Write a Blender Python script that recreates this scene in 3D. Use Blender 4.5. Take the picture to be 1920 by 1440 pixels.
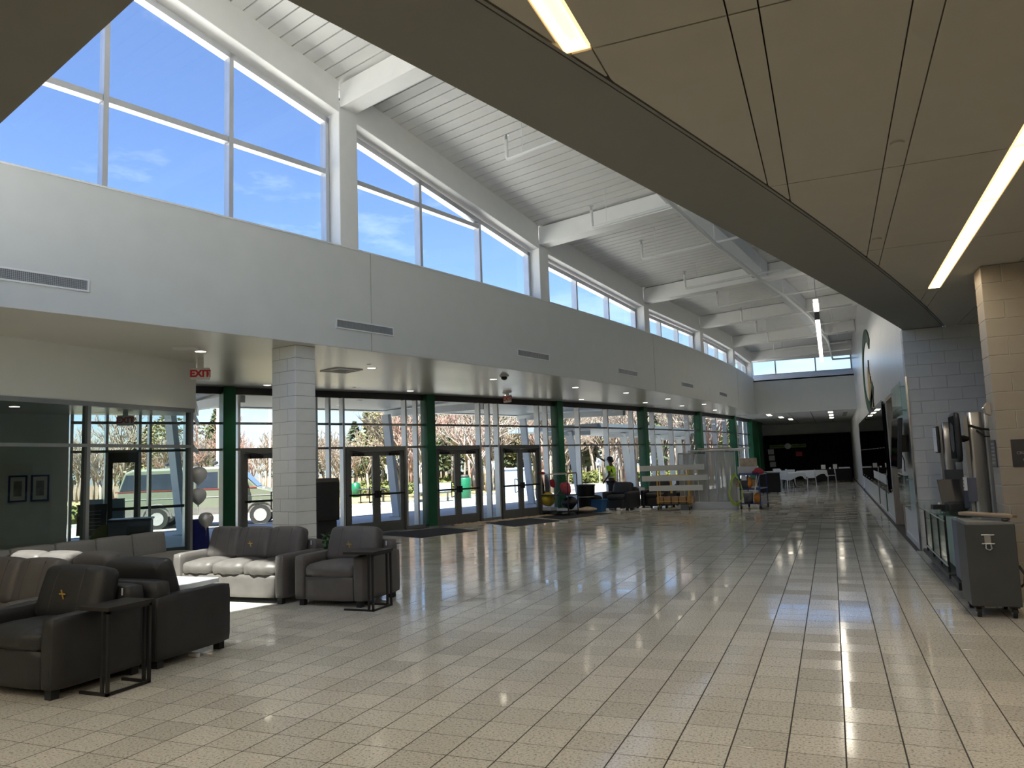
import bpy, bmesh, math, random
from mathutils import Vector, Matrix
random.seed(7)
R_ = math.radians
sc = bpy.context.scene
for o in list(bpy.data.objects):
    bpy.data.objects.remove(o)
COL = sc.collection

# ------------------------------------------------------------------ camera
cam_d = bpy.data.cameras.new('camera'); cam_d.lens = 27.0; cam_d.sensor_width = 36.0
cam_d.clip_start = 0.05; cam_d.clip_end = 600
cam = bpy.data.objects.new('camera', cam_d); COL.objects.link(cam)
yaw, pit, rol = R_(-22.308), R_(5.977), R_(-2.034)
fw = Vector((math.sin(yaw)*math.cos(pit), math.cos(yaw)*math.cos(pit), math.sin(pit)))
r0 = Vector((math.cos(yaw), -math.sin(yaw), 0)); u0 = r0.cross(fw)
rt = r0*math.cos(rol) + u0*math.sin(rol); up = -r0*math.sin(rol) + u0*math.cos(rol)
M = Matrix((rt, up, -fw)).transposed().to_4x4(); M.translation = Vector((0.0457, -4.1154, 1.6555))
cam.matrix_world = M
sc.camera = cam

# ------------------------------------------------------------------ sky, sun, exposure
W = bpy.data.worlds.new('sky'); sc.world = W; W.use_nodes = True
wn, wl = W.node_tree.nodes, W.node_tree.links
wn.clear()
wo = wn.new('ShaderNodeOutputWorld'); wb = wn.new('ShaderNodeBackground')
sky = wn.new('ShaderNodeTexSky'); sky.sky_type = 'NISHITA'; sky.sun_disc = False
sky.sun_elevation = R_(62); sky.sun_rotation = R_(173); sky.air_density = 1.0; sky.dust_density = 0.6; sky.ozone_density = 4.0
tc = wn.new('ShaderNodeTexCoord'); mp = wn.new('ShaderNodeMapping'); mp.inputs['Scale'].default_value = (1.6, 1.6, 5.0)
nz = wn.new('ShaderNodeTexNoise'); nz.inputs['Scale'].default_value = 2.3; nz.inputs['Detail'].default_value = 7; nz.inputs['Roughness'].default_value = .62
cr = wn.new('ShaderNodeValToRGB'); cr.color_ramp.elements[0].position = .56; cr.color_ramp.elements[1].position = .95
cr.color_ramp.elements[1].color = (.55, .55, .55, 1)
mx = wn.new('ShaderNodeMix'); mx.data_type = 'RGBA'; mx.inputs['B'].default_value = (9.5, 10.0, 10.6, 1)
wl.new(tc.outputs['Generated'], mp.inputs['Vector']); wl.new(mp.outputs['Vector'], nz.inputs['Vector'])
wl.new(nz.outputs['Fac'], cr.inputs['Fac']); wl.new(cr.outputs['Color'], mx.inputs['Factor'])
tn = wn.new('ShaderNodeMix'); tn.data_type = 'RGBA'; tn.blend_type = 'MULTIPLY'; tn.inputs['Factor'].default_value = 1; tn.inputs['B'].default_value = (1.0, 1.03, 1.24, 1)
wl.new(sky.outputs['Color'], tn.inputs['A']); wl.new(tn.outputs['Result'], mx.inputs['A']); wl.new(mx.outputs['Result'], wb.inputs['Color'])
wb.inputs['Strength'].default_value = 0.145
wl.new(wb.outputs['Background'], wo.inputs['Surface'])

SUN_EL, SUN_DX = 62.0, -0.12          # travels towards +y and a little towards -x
sd = bpy.data.lights.new('sun', 'SUN'); sd.energy = 12.5; sd.angle = R_(0.53); sd.color = (1.0, .95, .87)
so = bpy.data.objects.new('sun', sd); COL.objects.link(so)
dv = Vector((SUN_DX, .993, 0)).normalized()*math.cos(R_(SUN_EL)); dv.z = -math.sin(R_(SUN_EL))
so.rotation_euler = dv.to_track_quat('-Z', 'Y').to_euler(); so.location = (-20, -20, 40)

sc.view_settings.view_transform = 'Standard'; sc.view_settings.look = 'None'
sc.view_settings.gamma = 1.0; sc.view_settings.use_curve_mapping = False
sc.view_settings.exposure = 0.75
cy = sc.cycles
cy.use_denoising = True
cy.max_bounces = 10; cy.diffuse_bounces = 6; cy.glossy_bounces = 4; cy.transparent_max_bounces = 24; cy.transmission_bounces = 4
cy.sample_clamp_indirect = 6.0; cy.caustics_reflective = False; cy.caustics_refractive = False

# ------------------------------------------------------------------ materials
MATS = {}
def mat(name, col, rough=.6, metal=0.0, var=0.0, vscale=8.0, bump=0.0, bscale=60.0, spec=.5, coat=0.0, emit=None, alpha=None, col2=None, stretch=None):
    m = bpy.data.materials.new(name); m.use_nodes = True; MATS[name] = m
    n, l = m.node_tree.nodes, m.node_tree.links
    p = n['Principled BSDF']
    p.inputs['Base Color'].default_value = (*col, 1); p.inputs['Roughness'].default_value = rough
    p.inputs['Metallic'].default_value = metal; p.inputs['Specular IOR Level'].default_value = spec
    p.inputs['Coat Weight'].default_value = coat
    if emit:
        p.inputs['Emission Color'].default_value = (*emit[:3], 1); p.inputs['Emission Strength'].default_value = emit[3]
    if alpha is not None: p.inputs['Alpha'].default_value = alpha
    if var or col2 or bump:
        g = n.new('ShaderNodeTexCoord'); v = g.outputs['Object']
        if stretch:
            mpn = n.new('ShaderNodeMapping'); mpn.inputs['Scale'].default_value = stretch; l.new(v, mpn.inputs['Vector']); v = mpn.outputs['Vector']
    if var or col2:
        t = n.new('ShaderNodeTexNoise'); t.inputs['Scale'].default_value = vscale; t.inputs['Detail'].default_value = 5
        l.new(v, t.inputs['Vector'])
        c = n.new('ShaderNodeValToRGB'); c.color_ramp.elements[0].position = .3; c.color_ramp.elements[1].position = .7
        a = tuple(max(0, x*(1-var)) for x in col); b = col2 or tuple(min(1, x*(1+var)) for x in col)
        c.color_ramp.elements[0].color = (*a, 1); c.color_ramp.elements[1].color = (*b, 1)
        l.new(t.outputs['Fac'], c.inputs['Fac']); l.new(c.outputs['Color'], p.inputs['Base Color'])
    if bump:
        t2 = n.new('ShaderNodeTexNoise'); t2.inputs['Scale'].default_value = bscale; t2.inputs['Detail'].default_value = 4
        l.new(v, t2.inputs['Vector']); bn = n.new('ShaderNodeBump'); bn.inputs['Strength'].default_value = bump; bn.inputs['Distance'].default_value = .01
        l.new(t2.outputs['Fac'], bn.inputs['Height']); l.new(bn.outputs['Normal'], p.inputs['Normal'])
    return m
def glass_mat(name, tint=(.93, .96, .95), refl=1.0, rough=0.0, extra=0.0):
    m = bpy.data.materials.new(name); m.use_nodes = True; MATS[name] = m
    n, l = m.node_tree.nodes, m.node_tree.links; n.clear()
    o = n.new('ShaderNodeOutputMaterial'); mxs = n.new('ShaderNodeMixShader'); tr = n.new('ShaderNodeBsdfTransparent'); gl = n.new('ShaderNodeBsdfGlossy')
    tr.inputs['Color'].default_value = (*tint, 1); gl.inputs['Roughness'].default_value = rough; gl.inputs['Color'].default_value = (refl, refl, refl, 1)
    f = n.new('ShaderNodeLayerWeight'); f.inputs['Blend'].default_value = .5
    pw_ = n.new('ShaderNodeMath'); pw_.operation = 'POWER'; pw_.inputs[1].default_value = 5; l.new(f.outputs['Facing'], pw_.inputs[0])
    ad = n.new('ShaderNodeMath'); ad.operation = 'MULTIPLY_ADD'; ad.inputs[1].default_value = .8; ad.inputs[2].default_value = .025+extra; l.new(pw_.outputs[0], ad.inputs[0])
    l.new(ad.outputs[0], mxs.inputs['Fac']); l.new(tr.outputs[0], mxs.inputs[1]); l.new(gl.outputs[0], mxs.inputs[2]); l.new(mxs.outputs[0], o.inputs['Surface'])
    return m
def tile_mat():
    m = mat('floor_tile', (.5, .48, .43), .10, spec=.55)
    n, l = m.node_tree.nodes, m.node_tree.links; p = n['Principled BSDF']
    g = n.new('ShaderNodeNewGeometry')
    sp = n.new('ShaderNodeTexNoise'); sp.inputs['Scale'].default_value = 60; sp.inputs['Detail'].default_value = 3; sp.inputs['Roughness'].default_value = .7
    l.new(g.outputs['Position'], sp.inputs['Vector'])
    c = n.new('ShaderNodeValToRGB'); e = c.color_ramp.elements
    e[0].position = .33; e[0].color = (.25, .235, .20, 1); e[1].position = .46; e[1].color = (.66, .64, .565, 1)
    e2 = c.color_ramp.elements.new(.66); e2.color = (.78, .755, .68, 1)
    l.new(sp.outputs['Fac'], c.inputs['Fac'])
    dv_ = n.new('ShaderNodeVectorMath'); dv_.operation = 'SCALE'; dv_.inputs['Scale'].default_value = 1/.3048; l.new(g.outputs['Position'], dv_.inputs[0])
    fl = n.new('ShaderNodeVectorMath'); fl.operation = 'FLOOR'; l.new(dv_.outputs[0], fl.inputs[0])
    sx = n.new('ShaderNodeSeparateXYZ'); l.new(fl.outputs[0], sx.inputs[0]); cx = n.new('ShaderNodeCombineXYZ'); l.new(sx.outputs[0], cx.inputs[0]); l.new(sx.outputs[1], cx.inputs[1])
    wn_ = n.new('ShaderNodeTexWhiteNoise'); wn_.noise_dimensions = '2D'; l.new(cx.outputs[0], wn_.inputs['Vector'])
    mr = n.new('ShaderNodeMapRange'); mr.inputs['To Min'].default_value = .88; mr.inputs['To Max'].default_value = 1.06; l.new(wn_.outputs['Value'], mr.inputs['Value'])
    hs = n.new('ShaderNodeHueSaturation'); l.new(mr.outputs[0], hs.inputs['Value']); l.new(c.outputs['Color'], hs.inputs['Color']); l.new(hs.outputs[0], p.inputs['Base Color'])
    mr2 = n.new('ShaderNodeMapRange'); mr2.inputs['To Min'].default_value = .055; mr2.inputs['To Max'].default_value = .14; l.new(wn_.outputs['Value'], mr2.inputs['Value']); l.new(mr2.outputs[0], p.inputs['Roughness'])
    return m
tile_mat()
mat('grout', (.055, .05, .045), .8, var=.15, vscale=20)
mat('wall_paint', (.71, .725, .70), .55, var=.02, vscale=3, bump=.03, bscale=180)
mat('wall_white', (.66, .67, .69), .32, var=.03, vscale=2, bump=.03, bscale=120)
mat('block_paint', (.84, .84, .80), .42, var=.03, vscale=6, bump=.10, bscale=150)
mat('block_grey', (.60, .61, .60), .42, var=.04, vscale=5, bump=.10, bscale=150)
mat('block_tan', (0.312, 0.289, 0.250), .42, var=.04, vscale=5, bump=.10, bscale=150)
mat('mortar', (.46, .455, .42), .7, var=.05, vscale=20)
mat('soffit_paint', (0.540, 0.517, 0.468), .30, var=.03, vscale=1.2, bump=.06, bscale=2.2, spec=.55)
mat('ceil_panel', (0.403, 0.389, 0.342), .75, var=.02, vscale=4, bump=.04, bscale=220)
mat('ceil_band', (0.196, 0.194, 0.178), .6, var=.02, vscale=4)
mat('ceil_gap', (.05, .05, .045), .9, var=.1)
mat('steel_white', (.84, .845, .835), .40, var=.015, vscale=5)
mat('deck_white', (0.684, 0.684, 0.675), .45, var=.04, vscale=2.5, stretch=(1, 1, 1))
mat('alu_frame', (.56, .575, .60), .33, .55, var=.03, vscale=6)
mat('alu_grey', (.30, .32, .33), .38, .5, var=.04, vscale=6)
mat('frame_dark', (.035, .037, .04), .45, var=.1, vscale=8)
mat('bronze', (.175, .18, .175), .42, .35, var=.08, vscale=9)
mat('green_paint', (.010, .105, .045), .30, var=.08, vscale=5)
mat('black_metal', (.010, .010, .011), .42, var=.15, vscale=9)
mat('black_plastic', (.012, .014, .018), .5, var=.2, vscale=12)
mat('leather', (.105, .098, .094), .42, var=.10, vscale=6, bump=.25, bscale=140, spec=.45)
mat('leather_shaded', (0.024, 0.025, 0.027), .45, var=.12, vscale=6, bump=.25, bscale=140, spec=.45)  # same leather, darkened for the dimmer light under the low ceiling
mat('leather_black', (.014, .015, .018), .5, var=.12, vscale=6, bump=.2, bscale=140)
mat('seam', (.04, .038, .036), .6, var=.1)
mat('gold_thread', (.62, .40, .08), .5, var=.1, vscale=40)
mat('white_paper', (.70, .71, .73), .7, var=.03, vscale=8)
mat('bench_fabric', (.24, .24, .24), .8, var=.06, vscale=60, bump=.15, bscale=400)
mat('bench_seat', (.27, .26, .245), .7, var=.06, vscale=30, bump=.1, bscale=300)
mat('table_black', (.020, .018, .017), .40, var=.2, vscale=14, stretch=(1, 8, 1))
mat('table_gloss', (.42, .44, .47), .12, var=.08, vscale=3)
mat('rubber', (.012, .012, .012), .7, var=.2)
mat('mat_black', (.016, .018, .022), .9, var=.2, vscale=60, bump=.4, bscale=400)
mat('chrome', (.75, .76, .78), .18, 1.0, var=.03)
mat('brushed', (.52, .53, .55), .30, .9, var=.06, vscale=14, stretch=(14, 14, .6))
mat('screen', (.006, .007, .008), .08, var=.3, vscale=2)
mat('screen_pc', (.010, .011, .012), .25, var=.3, vscale=2)
mat('dark_sign', (.045, .047, .055), .35, var=.08, vscale=9)
mat('sign_text', (.30, .30, .31), .6, var=.05)
mat('sign_text_white', (.72, .73, .75), .6, var=.04)
mat('exit_white', (.62, .60, .57), .5, var=.04)
mat('exit_red', (.50, .015, .02), .5, var=.08)
mat('box_grey', (0.056, 0.061, 0.063), .5, var=.06, vscale=4)
mat('box_blue', (.10, .11, .16), .5, var=.06, vscale=4)
mat('wood', (.30, .235, .165), .45, var=.22, vscale=3, stretch=(1, 14, 14))
mat('wood_tan', (.42, .34, .25), .5, var=.12, vscale=4, stretch=(10, 10, 1))
mat('board_white', (.60, .60, .575), .55, var=.03, vscale=4)
mat('cardboard', (.36, .22, .12), .8, var=.10, vscale=6)
mat('yellow_paint', (.62, .36, .05), .45, var=.1, vscale=8)
mat('yellow_bag', (.60, .42, .03), .55, var=.15, vscale=7)
mat('orange', (.62, .20, .02), .5, var=.15, vscale=8)
mat('red_cloth', (.33, .02, .035), .85, var=.25, vscale=12)
mat('pink_cloth', (.45, .07, .10), .85, var=.25, vscale=12)
mat('blue_plastic', (.02, .10, .27), .4, var=.1, vscale=6)
mat('blue_metal', (.015, .035, .16), .35, var=.1, vscale=8)
mat('blue_cloth', (.004, .010, .13), .8, var=.2, vscale=10)
mat('hose', (.42, .55, .08), .4, var=.12, vscale=14)
mat('hi_vis', (.42, .72, .03), .75, var=.10, vscale=9)
mat('silver_tape', (.7, .7, .68), .35, var=.05)
mat('skin', (.10, .055, .035), .55, var=.08, vscale=20)
mat('trouser', (.012, .014, .022), .8, var=.2, vscale=14)
mat('cap', (.008, .009, .012), .7, var=.2)
mat('hair', (.012, .010, .009), .7, var=.2, vscale=60)
mat('rag', (.45, .36, .27), .9, var=.2, vscale=9, bump=.3)
mat('black_cloth', (.005, .005, .006), .9, var=.25, vscale=5)
mat('black_wall', (.006, .0065, .008), .8, var=.2, vscale=2)
mat('white_cloth', (.62, .64, .66), .8, var=.05, vscale=5)
mat('balloon_silver', (.62, .62, .63), .26, .65, var=.03)
mat('balloon_white', (.60, .61, .62), .30, var=.03, spec=.6)
mat('plant', (.03, .09, .025), .5, var=.35, vscale=9)
mat('picture', (.16, .15, .16), .6, var=.5, vscale=7)
mat('mat_board', (.60, .59, .56), .8, var=.03)
mat('gold_logo', (.46, .33, .12), .45, var=.12, vscale=4)
mat('logo_green', (.012, .06, .035), .75, var=.1)
mat('black_logo', (.015, .015, .016), .5, var=.2)
mat('plexi_base', (.62, .63, .64), .5, var=.03)
mat('van_green', (.175, .19, .14), .30, var=.03, vscale=2, coat=.5)
mat('van_trim', (.16, .15, .14), .45, var=.1)
mat('van_red', (.22, .03, .03), .3, var=.1)
mat('van_window', (.035, .045, .062), .10, var=.2, vscale=2)
mat('van_roof', (.42, .42, .42), .3, var=.02)
mat('tyre', (.018, .018, .018), .8, var=.2)
mat('hub', (.42, .40, .40), .4, .3, var=.1)
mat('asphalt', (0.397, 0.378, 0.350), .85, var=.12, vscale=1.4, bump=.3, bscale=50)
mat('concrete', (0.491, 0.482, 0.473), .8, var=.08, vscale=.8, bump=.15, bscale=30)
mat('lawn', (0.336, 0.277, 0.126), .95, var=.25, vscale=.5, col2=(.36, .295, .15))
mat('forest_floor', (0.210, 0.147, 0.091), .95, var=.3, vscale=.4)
mat('bark_pale', (0.364, 0.315, 0.273), .9, var=.25, vscale=9, bump=.4, bscale=20)
mat('bark_dark', (0.140, 0.119, 0.098), .9, var=.3, vscale=9, bump=.4, bscale=20)
mat('twig', (0.308, 0.245, 0.196), .9, var=.25, vscale=3)
mat('twig_red', (0.322, 0.203, 0.168), .9, var=.25, vscale=3)
mat('pine', (0.054, 0.071, 0.027), .8, var=.45, vscale=1.5)
mat('bud_leaf', (0.231, 0.210, 0.091), .8, var=.35, vscale=1.0)
mat('brown_leaf', (0.294, 0.175, 0.098), .8, var=.3, vscale=1.0)
mat('shrub', (0.119, 0.133, 0.035), .8, var=.4, vscale=3)
mat('canopy_grey', (.26, .31, .36), .5, var=.04, vscale=2)
mat('post_grey', (.68, .72, .76), .42, var=.03, vscale=3)
mat('trash_green', (.008, .14, .065), .4, var=.1)
mat('park_metal', (.045, .05, .05), .5, var=.1)
mat('aframe', (.36, .45, .55), .6, var=.05)
mat('flag_red', (.28, .02, .03), .8, var=.08); mat('flag_white', (.45, .44, .43), .8, var=.03); mat('flag_blue', (.02, .03, .16), .8, var=.1); mat('flag_gold', (.33, .19, .035), .8, var=.1)
mat('banner_green', (.14, .22, .03), .7, var=.3, vscale=6)
mat('cable', (.008, .008, .009), .5, var=.1)
mat('lamp_warm', (.9, .8, .6), .6, emit=(1.0, .76, .42, 2.2), var=.01)
mat('lamp_warm_off', (.9, .75, .5), .6, emit=(1.0, .62, .28, 1.1), var=.01)
mat('lamp_down', (.9, .9, .8), .6, emit=(1.0, .90, .70, 6.0), var=.01)
mat('lamp_far', (.9, .9, .8), .6, emit=(1.0, .90, .72, 3.0), var=.01)
mat('vent_dark', (.22, .225, .23), .6, var=.1, vscale=30)
glass_mat('glass'); glass_mat('glass_tint', (.80, .86, .84), 1.0); glass_mat('glass_green', (.80, .93, .88), 1.0, 0, .03); mat('plexi', (.55, .56, .54), .25, var=.12, vscale=5, stretch=(6, 6, .4), alpha=.42)
glass_mat('glass_black', (.10, .12, .12), 1.0, 0, .02)

# ------------------------------------------------------------------ mesh helpers
class MB:
    """collects polygons; build() links them as one mesh object"""
    def __init__(s): s.v, s.f = [], []
    def add(s, vs, fs):
        b = len(s.v); s.v += [tuple(x) for x in vs]; s.f += [tuple(i+b for i in f) for f in fs]; return s
    def box(s, x0, x1, y0, y1, z0, z1):
        return s.add([(x0,y0,z0),(x1,y0,z0),(x1,y1,z0),(x0,y1,z0),(x0,y0,z1),(x1,y0,z1),(x1,y1,z1),(x0,y1,z1)],
                     [(0,3,2,1),(4,5,6,7),(0,1,5,4),(1,2,6,5),(2,3,7,6),(3,0,4,7)])
    def obox(s, c, ax, ay, az):
        """box from centre and three half-axis vectors"""
        c, ax, ay, az = map(Vector, (c, ax, ay, az)); P = []
        for k in (-1, 1):
            for i, j in ((-1,-1),(1,-1),(1,1),(-1,1)): P.append(c+ax*i+ay*j+az*k)
        return s.add(P, [(0,3,2,1),(4,5,6,7),(0,1,5,4),(1,2,6,5),(2,3,7,6),(3,0,4,7)])
    def bar(s, a, b, w, h, upv=(0,0,1)):
        """rectangular bar from a to b: w sideways, h along up"""
        a, b = Vector(a), Vector(b); d = (b-a); L = d.length; d.normalize(); u = Vector(upv)
        sd_ = d.cross(u)
        if sd_.length < 1e-5: sd_ = d.cross(Vector((1,0,0)))
        sd_.normalize(); u = sd_.cross(d)
        return s.obox((a+b)/2, d*L/2, sd_*w/2, u*h/2)
    def cyl(s, a, b, r, n=10, r2=None, cap=True):
        a, b = Vector(a), Vector(b); d = (b-a).normalized(); r2 = r if r2 is None else r2
        x = d.orthogonal().normalized(); y = d.cross(x); P = []
        for c, q in ((a, r), (b, r2)):
            for i in range(n):
                t = 2*math.pi*i/n; P.append(c + (x*math.cos(t)+y*math.sin(t))*q)
        F = [(i, (i+1)%n, n+(i+1)%n, n+i) for i in range(n)]
        if cap: F += [tuple(range(n-1,-1,-1)), tuple(range(n, 2*n))]
        return s.add(P, F)
    def tube(s, pts, r, n=6, closed=False):
        pts = [Vector(p) for p in pts]; m = len(pts); P = []; x = None
        rr = r if isinstance(r, (list, tuple)) else [r]*m
        for k, p in enumerate(pts):
            a = pts[(k-1) % m] if (closed or k) else p; b = pts[(k+1) % m] if (closed or k < m-1) else p
            d = (b-a).normalized()
            if x is None: x = d.orthogonal().normalized()
            x = (x - d*x.dot(d)).normalized(); y = d.cross(x)
            for i in range(n):
                t = 2*math.pi*i/n; P.append(p + (x*math.cos(t)+y*math.sin(t))*rr[k])
        F = []
        for k in range(m if closed else m-1):
            q = (k+1) % m
            for i in range(n): F.append((k*n+i, k*n+(i+1)%n, q*n+(i+1)%n, q*n+i))
        if not closed: F += [tuple(range(n-1,-1,-1)), tuple(range((m-1)*n, m*n))]
        return s.add(P, F)
    def lathe(s, prof, c=(0,0,0), n=16):
        P, F = [], []; m = len(prof)
        for i in range(n):
            t = 2*math.pi*i/n
            for r, z in prof: P.append((c[0]+r*math.cos(t), c[1]+r*math.sin(t), c[2]+z))
        for i in range(n):
            j = (i+1) % n
            for k in range(m-1): F.append((i*m+k, j*m+k, j*m+k+1, i*m+k+1))
        return s.add(P, F)
    def prism(s, poly, z0, z1):
        n = len(poly); P = [(x,y,z0) for x,y in poly]+[(x,y,z1) for x,y in poly]
        return s.add(P, [tuple(range(n-1,-1,-1)), tuple(range(n,2*n))]+[(i,(i+1)%n,n+(i+1)%n,n+i) for i in range(n)])
    def prism_y(s, poly, y0, y1):
        """poly in x,z extruded along y"""
        n = len(poly); P = [(x,y0,z) for x,z in poly]+[(x,y1,z) for x,z in poly]
        return s.add(P, [tuple(range(n)), tuple(range(2*n-1,n-1,-1))]+[(i,n+i,n+(i+1)%n,(i+1)%n) for i in range(n)])
    def prism_x(s, poly, x0, x1):
        n = len(poly); P = [(x0,y,z) for y,z in poly]+[(x1,y,z) for y,z in poly]
        return s.add(P, [tuple(range(n-1,-1,-1)), tuple(range(n,2*n))]+[(i,(i+1)%n,n+(i+1)%n,n+i) for i in range(n)])
    def ball(s, c, rx, ry=None, rz=None, n=12, m=8):
        ry = ry or rx; rz = rz or rx; P = [(c[0],c[1],c[2]-rz)]; F = []
        for k in range(1, m):
            a = math.pi*k/m - math.pi/2
            for i in range(n):
                t = 2*math.pi*i/n; P.append((c[0]+rx*math.cos(a)*math.cos(t), c[1]+ry*math.cos(a)*math.sin(t), c[2]+rz*math.sin(a)))
        P.append((c[0],c[1],c[2]+rz)); e = len(P)-1
        for i in range(n):
            F.append((0, 1+(i+1)%n, 1+i)); F.append((e, e-n+i, e-n+(i+1)%n))
        for k in range(m-2):
            for i in range(n): F.append((1+k*n+i, 1+k*n+(i+1)%n, 1+(k+1)*n+(i+1)%n, 1+(k+1)*n+i))
        return s.add(P, F)
    def rbox(s, c, size, r=.05, n=6, puff=0.0, fn=None):
        """soft box: subdivided cube pushed to rounded corners, faces bulged by puff"""
        hx, hy, hz = size[0]/2, size[1]/2, size[2]/2; P = []; F = []; idx = {}
        def vert(i, j, k):
            key = (i, j, k)
            if key in idx: return idx[key]
            q = []
            for t, h in ((i, hx), (j, hy), (k, hz)):
                u = t/n*2-1
                q.append(math.copysign(abs(u)**.75, u)*h)
            rr = min(r, hx, hy, hz)
            inn = [max(-(h-rr), min(h-rr, x)) for x, h in zip(q, (hx, hy, hz))]
            d = Vector([a-b for a, b in zip(q, inn)])
            if d.length > 1e-6 and d.length > rr: d = d.normalized()*rr
            x, y, z = [a+b for a, b in zip(inn, d)]
            if puff:
                fx = (1-(x/hx)**2)*(1-(y/hy)**2); fy = (1-(x/hx)**2)*(1-(z/hz)**2); fz = (1-(y/hy)**2)*(1-(z/hz)**2)
                z += puff*max(0, fx)*(z/hz); y += puff*max(0, fy)*(y/hy); x += puff*.6*max(0, fz)*(x/hx)
            p = Vector((x, y, z))
            if fn: p = Vector(fn(p))
            idx[key] = len(P); P.append((c[0]+p.x, c[1]+p.y, c[2]+p.z)); return idx[key]
        for a in range(n):
            for b in range(n):
                F.append((vert(a,b,0), vert(a,b+1,0), vert(a+1,b+1,0), vert(a+1,b,0)))
                F.append((vert(a,b,n), vert(a+1,b,n), vert(a+1,b+1,n), vert(a,b+1,n)))
                F.append((vert(a,0,b), vert(a+1,0,b), vert(a+1,0,b+1), vert(a,0,b+1)))
                F.append((vert(a,n,b), vert(a,n,b+1), vert(a+1,n,b+1), vert(a+1,n,b)))
                F.append((vert(0,a,b), vert(0,a,b+1), vert(0,a+1,b+1), vert(0,a+1,b)))
                F.append((vert(n,a,b), vert(n,a+1,b), vert(n,a+1,b+1), vert(n,a,b+1)))
        return s.add(P, F)
    def mesh(s, name, smooth=False):
        me = bpy.data.meshes.new(name); me.from_pydata(s.v, [], s.f); me.update()
        if smooth:
            for p in me.polygons: p.use_smooth = True
        return me
    def build(s, name, m, parent=None, smooth=False, bevel=0, loc=None, rot=None):
        o = bpy.data.objects.new(name, s.mesh(name, smooth)); o.data.materials.append(MATS[m]); COL.objects.link(o)
        if parent: o.parent = parent
        if loc: o.location = loc
        if rot: o.rotation_euler = rot
        if bevel:
            md = o.modifiers.new('bevel', 'BEVEL'); md.width = bevel; md.segments = 2; md.limit_method = 'ANGLE'
        return o
def box(x0,x1,y0,y1,z0,z1): return MB().box(x0,x1,y0,y1,z0,z1)
def tag(o, label=None, cat=None, group=None, kind=None):
    if label: o['label'] = label
    if cat: o['category'] = cat
    if group: o['group'] = group
    if kind: o['kind'] = kind
    return o
def thing(name, label, cat, loc=(0,0,0), rz=0, group=None):
    o = bpy.data.objects.new(name, None); COL.objects.link(o); o.location = loc; o.rotation_euler = (0,0,rz); o.empty_display_size = .1
    return tag(o, label, cat, group)
def struct(name, label=None, loc=(0,0,0)):
    o = bpy.data.objects.new(name, None); COL.objects.link(o); o.location = loc; o.empty_display_size = .1
    o['kind'] = 'structure'
    if label: o['label'] = label
    return o
def sbuild(mb, name, m, label=None, **k):
    o = mb.build(name, m, **k); o['kind'] = 'structure'
    if label: o['label'] = label
    return o
def dup(o, parent):
    c = o.copy(); COL.objects.link(c); c.parent = parent; return c
def place(me, name, m, parent, loc, rz=0):
    """another object on shared mesh data"""
    o = bpy.data.objects.new(name, me); COL.objects.link(o); o.parent = parent; o.location = loc; o.rotation_euler = (0,0,rz)
    if not me.materials: me.materials.append(MATS[m])
    return o
def copy_tree(root, loc, rz, label=None, group=None):
    r = root.copy(); COL.objects.link(r); r.location = loc; r.rotation_euler = (0,0,rz)
    if label: r['label'] = label
    if group: r['group'] = group
    for ch in list(root.children):
        c = dup(ch, r)
        for g in list(ch.children): dup(g, c)
    return r
def text(body, name, m, parent, loc, rot, size, depth=.002, align='CENTER', bold=0):
    cu = bpy.data.curves.new(name, 'FONT'); cu.body = body; cu.size = size; cu.extrude = depth; cu.offset = bold; cu.align_x = align; cu.align_y = 'CENTER'
    t = bpy.data.objects.new(name, cu); COL.objects.link(t)
    dg = bpy.context.evaluated_depsgraph_get(); me = bpy.data.meshes.new_from_object(t.evaluated_get(dg))
    bpy.data.objects.remove(t); bpy.data.curves.remove(cu)
    o = bpy.data.objects.new(name, me); COL.objects.link(o); me.materials.clear(); me.materials.append(MATS[m])
    o.location = loc; o.rotation_euler = rot
    if parent: o.parent = parent
    return o

# ------------------------------------------------------------------ plan geometry (metres; +y down the hall, +x towards the white wall)
T = .3048
FAC = (-75.305, 44.505, 71.263)       # glass front: centre, radius
FSC = (-118.596, 37.065, 115.319)     # high wall under the clerestory
BND = (-290.49, 84.904, 301.167)      # inner edge of the low ceiling
GAP = (-116.275, 36.558, 121.048)     # shadow gap in the low ceiling
ZS = 3.70                             # soffit / low ceiling
ZC = 5.43                             # clerestory sill
def arc(c, y, off=0.0):
    """point on an arc at hall position y (off > 0: further into the hall)"""
    a = math.asin((y-c[1])/c[2]); return Vector((c[0]+(c[2]+off)*math.cos(a), c[1]+(c[2]+off)*math.sin(a), 0))
def nrm(c, y):
    a = math.asin((y-c[1])/c[2]); return Vector((math.cos(a), math.sin(a), 0))
def fpt(phi, off=0.0, z=0.0):
    a = R_(phi); return Vector((FAC[0]+(FAC[2]+off)*math.cos(a), FAC[1]+(FAC[2]+off)*math.sin(a), z))
def xarc(c, y): return c[0]+math.sqrt(max(0, c[2]**2-(y-c[1])**2))
def zbeam(y):                         # underside of the roof beams at the clerestory
    if y >= 19: return 6.34
    if y >= 7: return 6.34+.0105*(19-y)**2
    return 7.85+.25*(7-y)
# ================================================================== THE SETTING
BACK_Y, END_Y, X_R = -9.0, 51.0, 1.30
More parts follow.
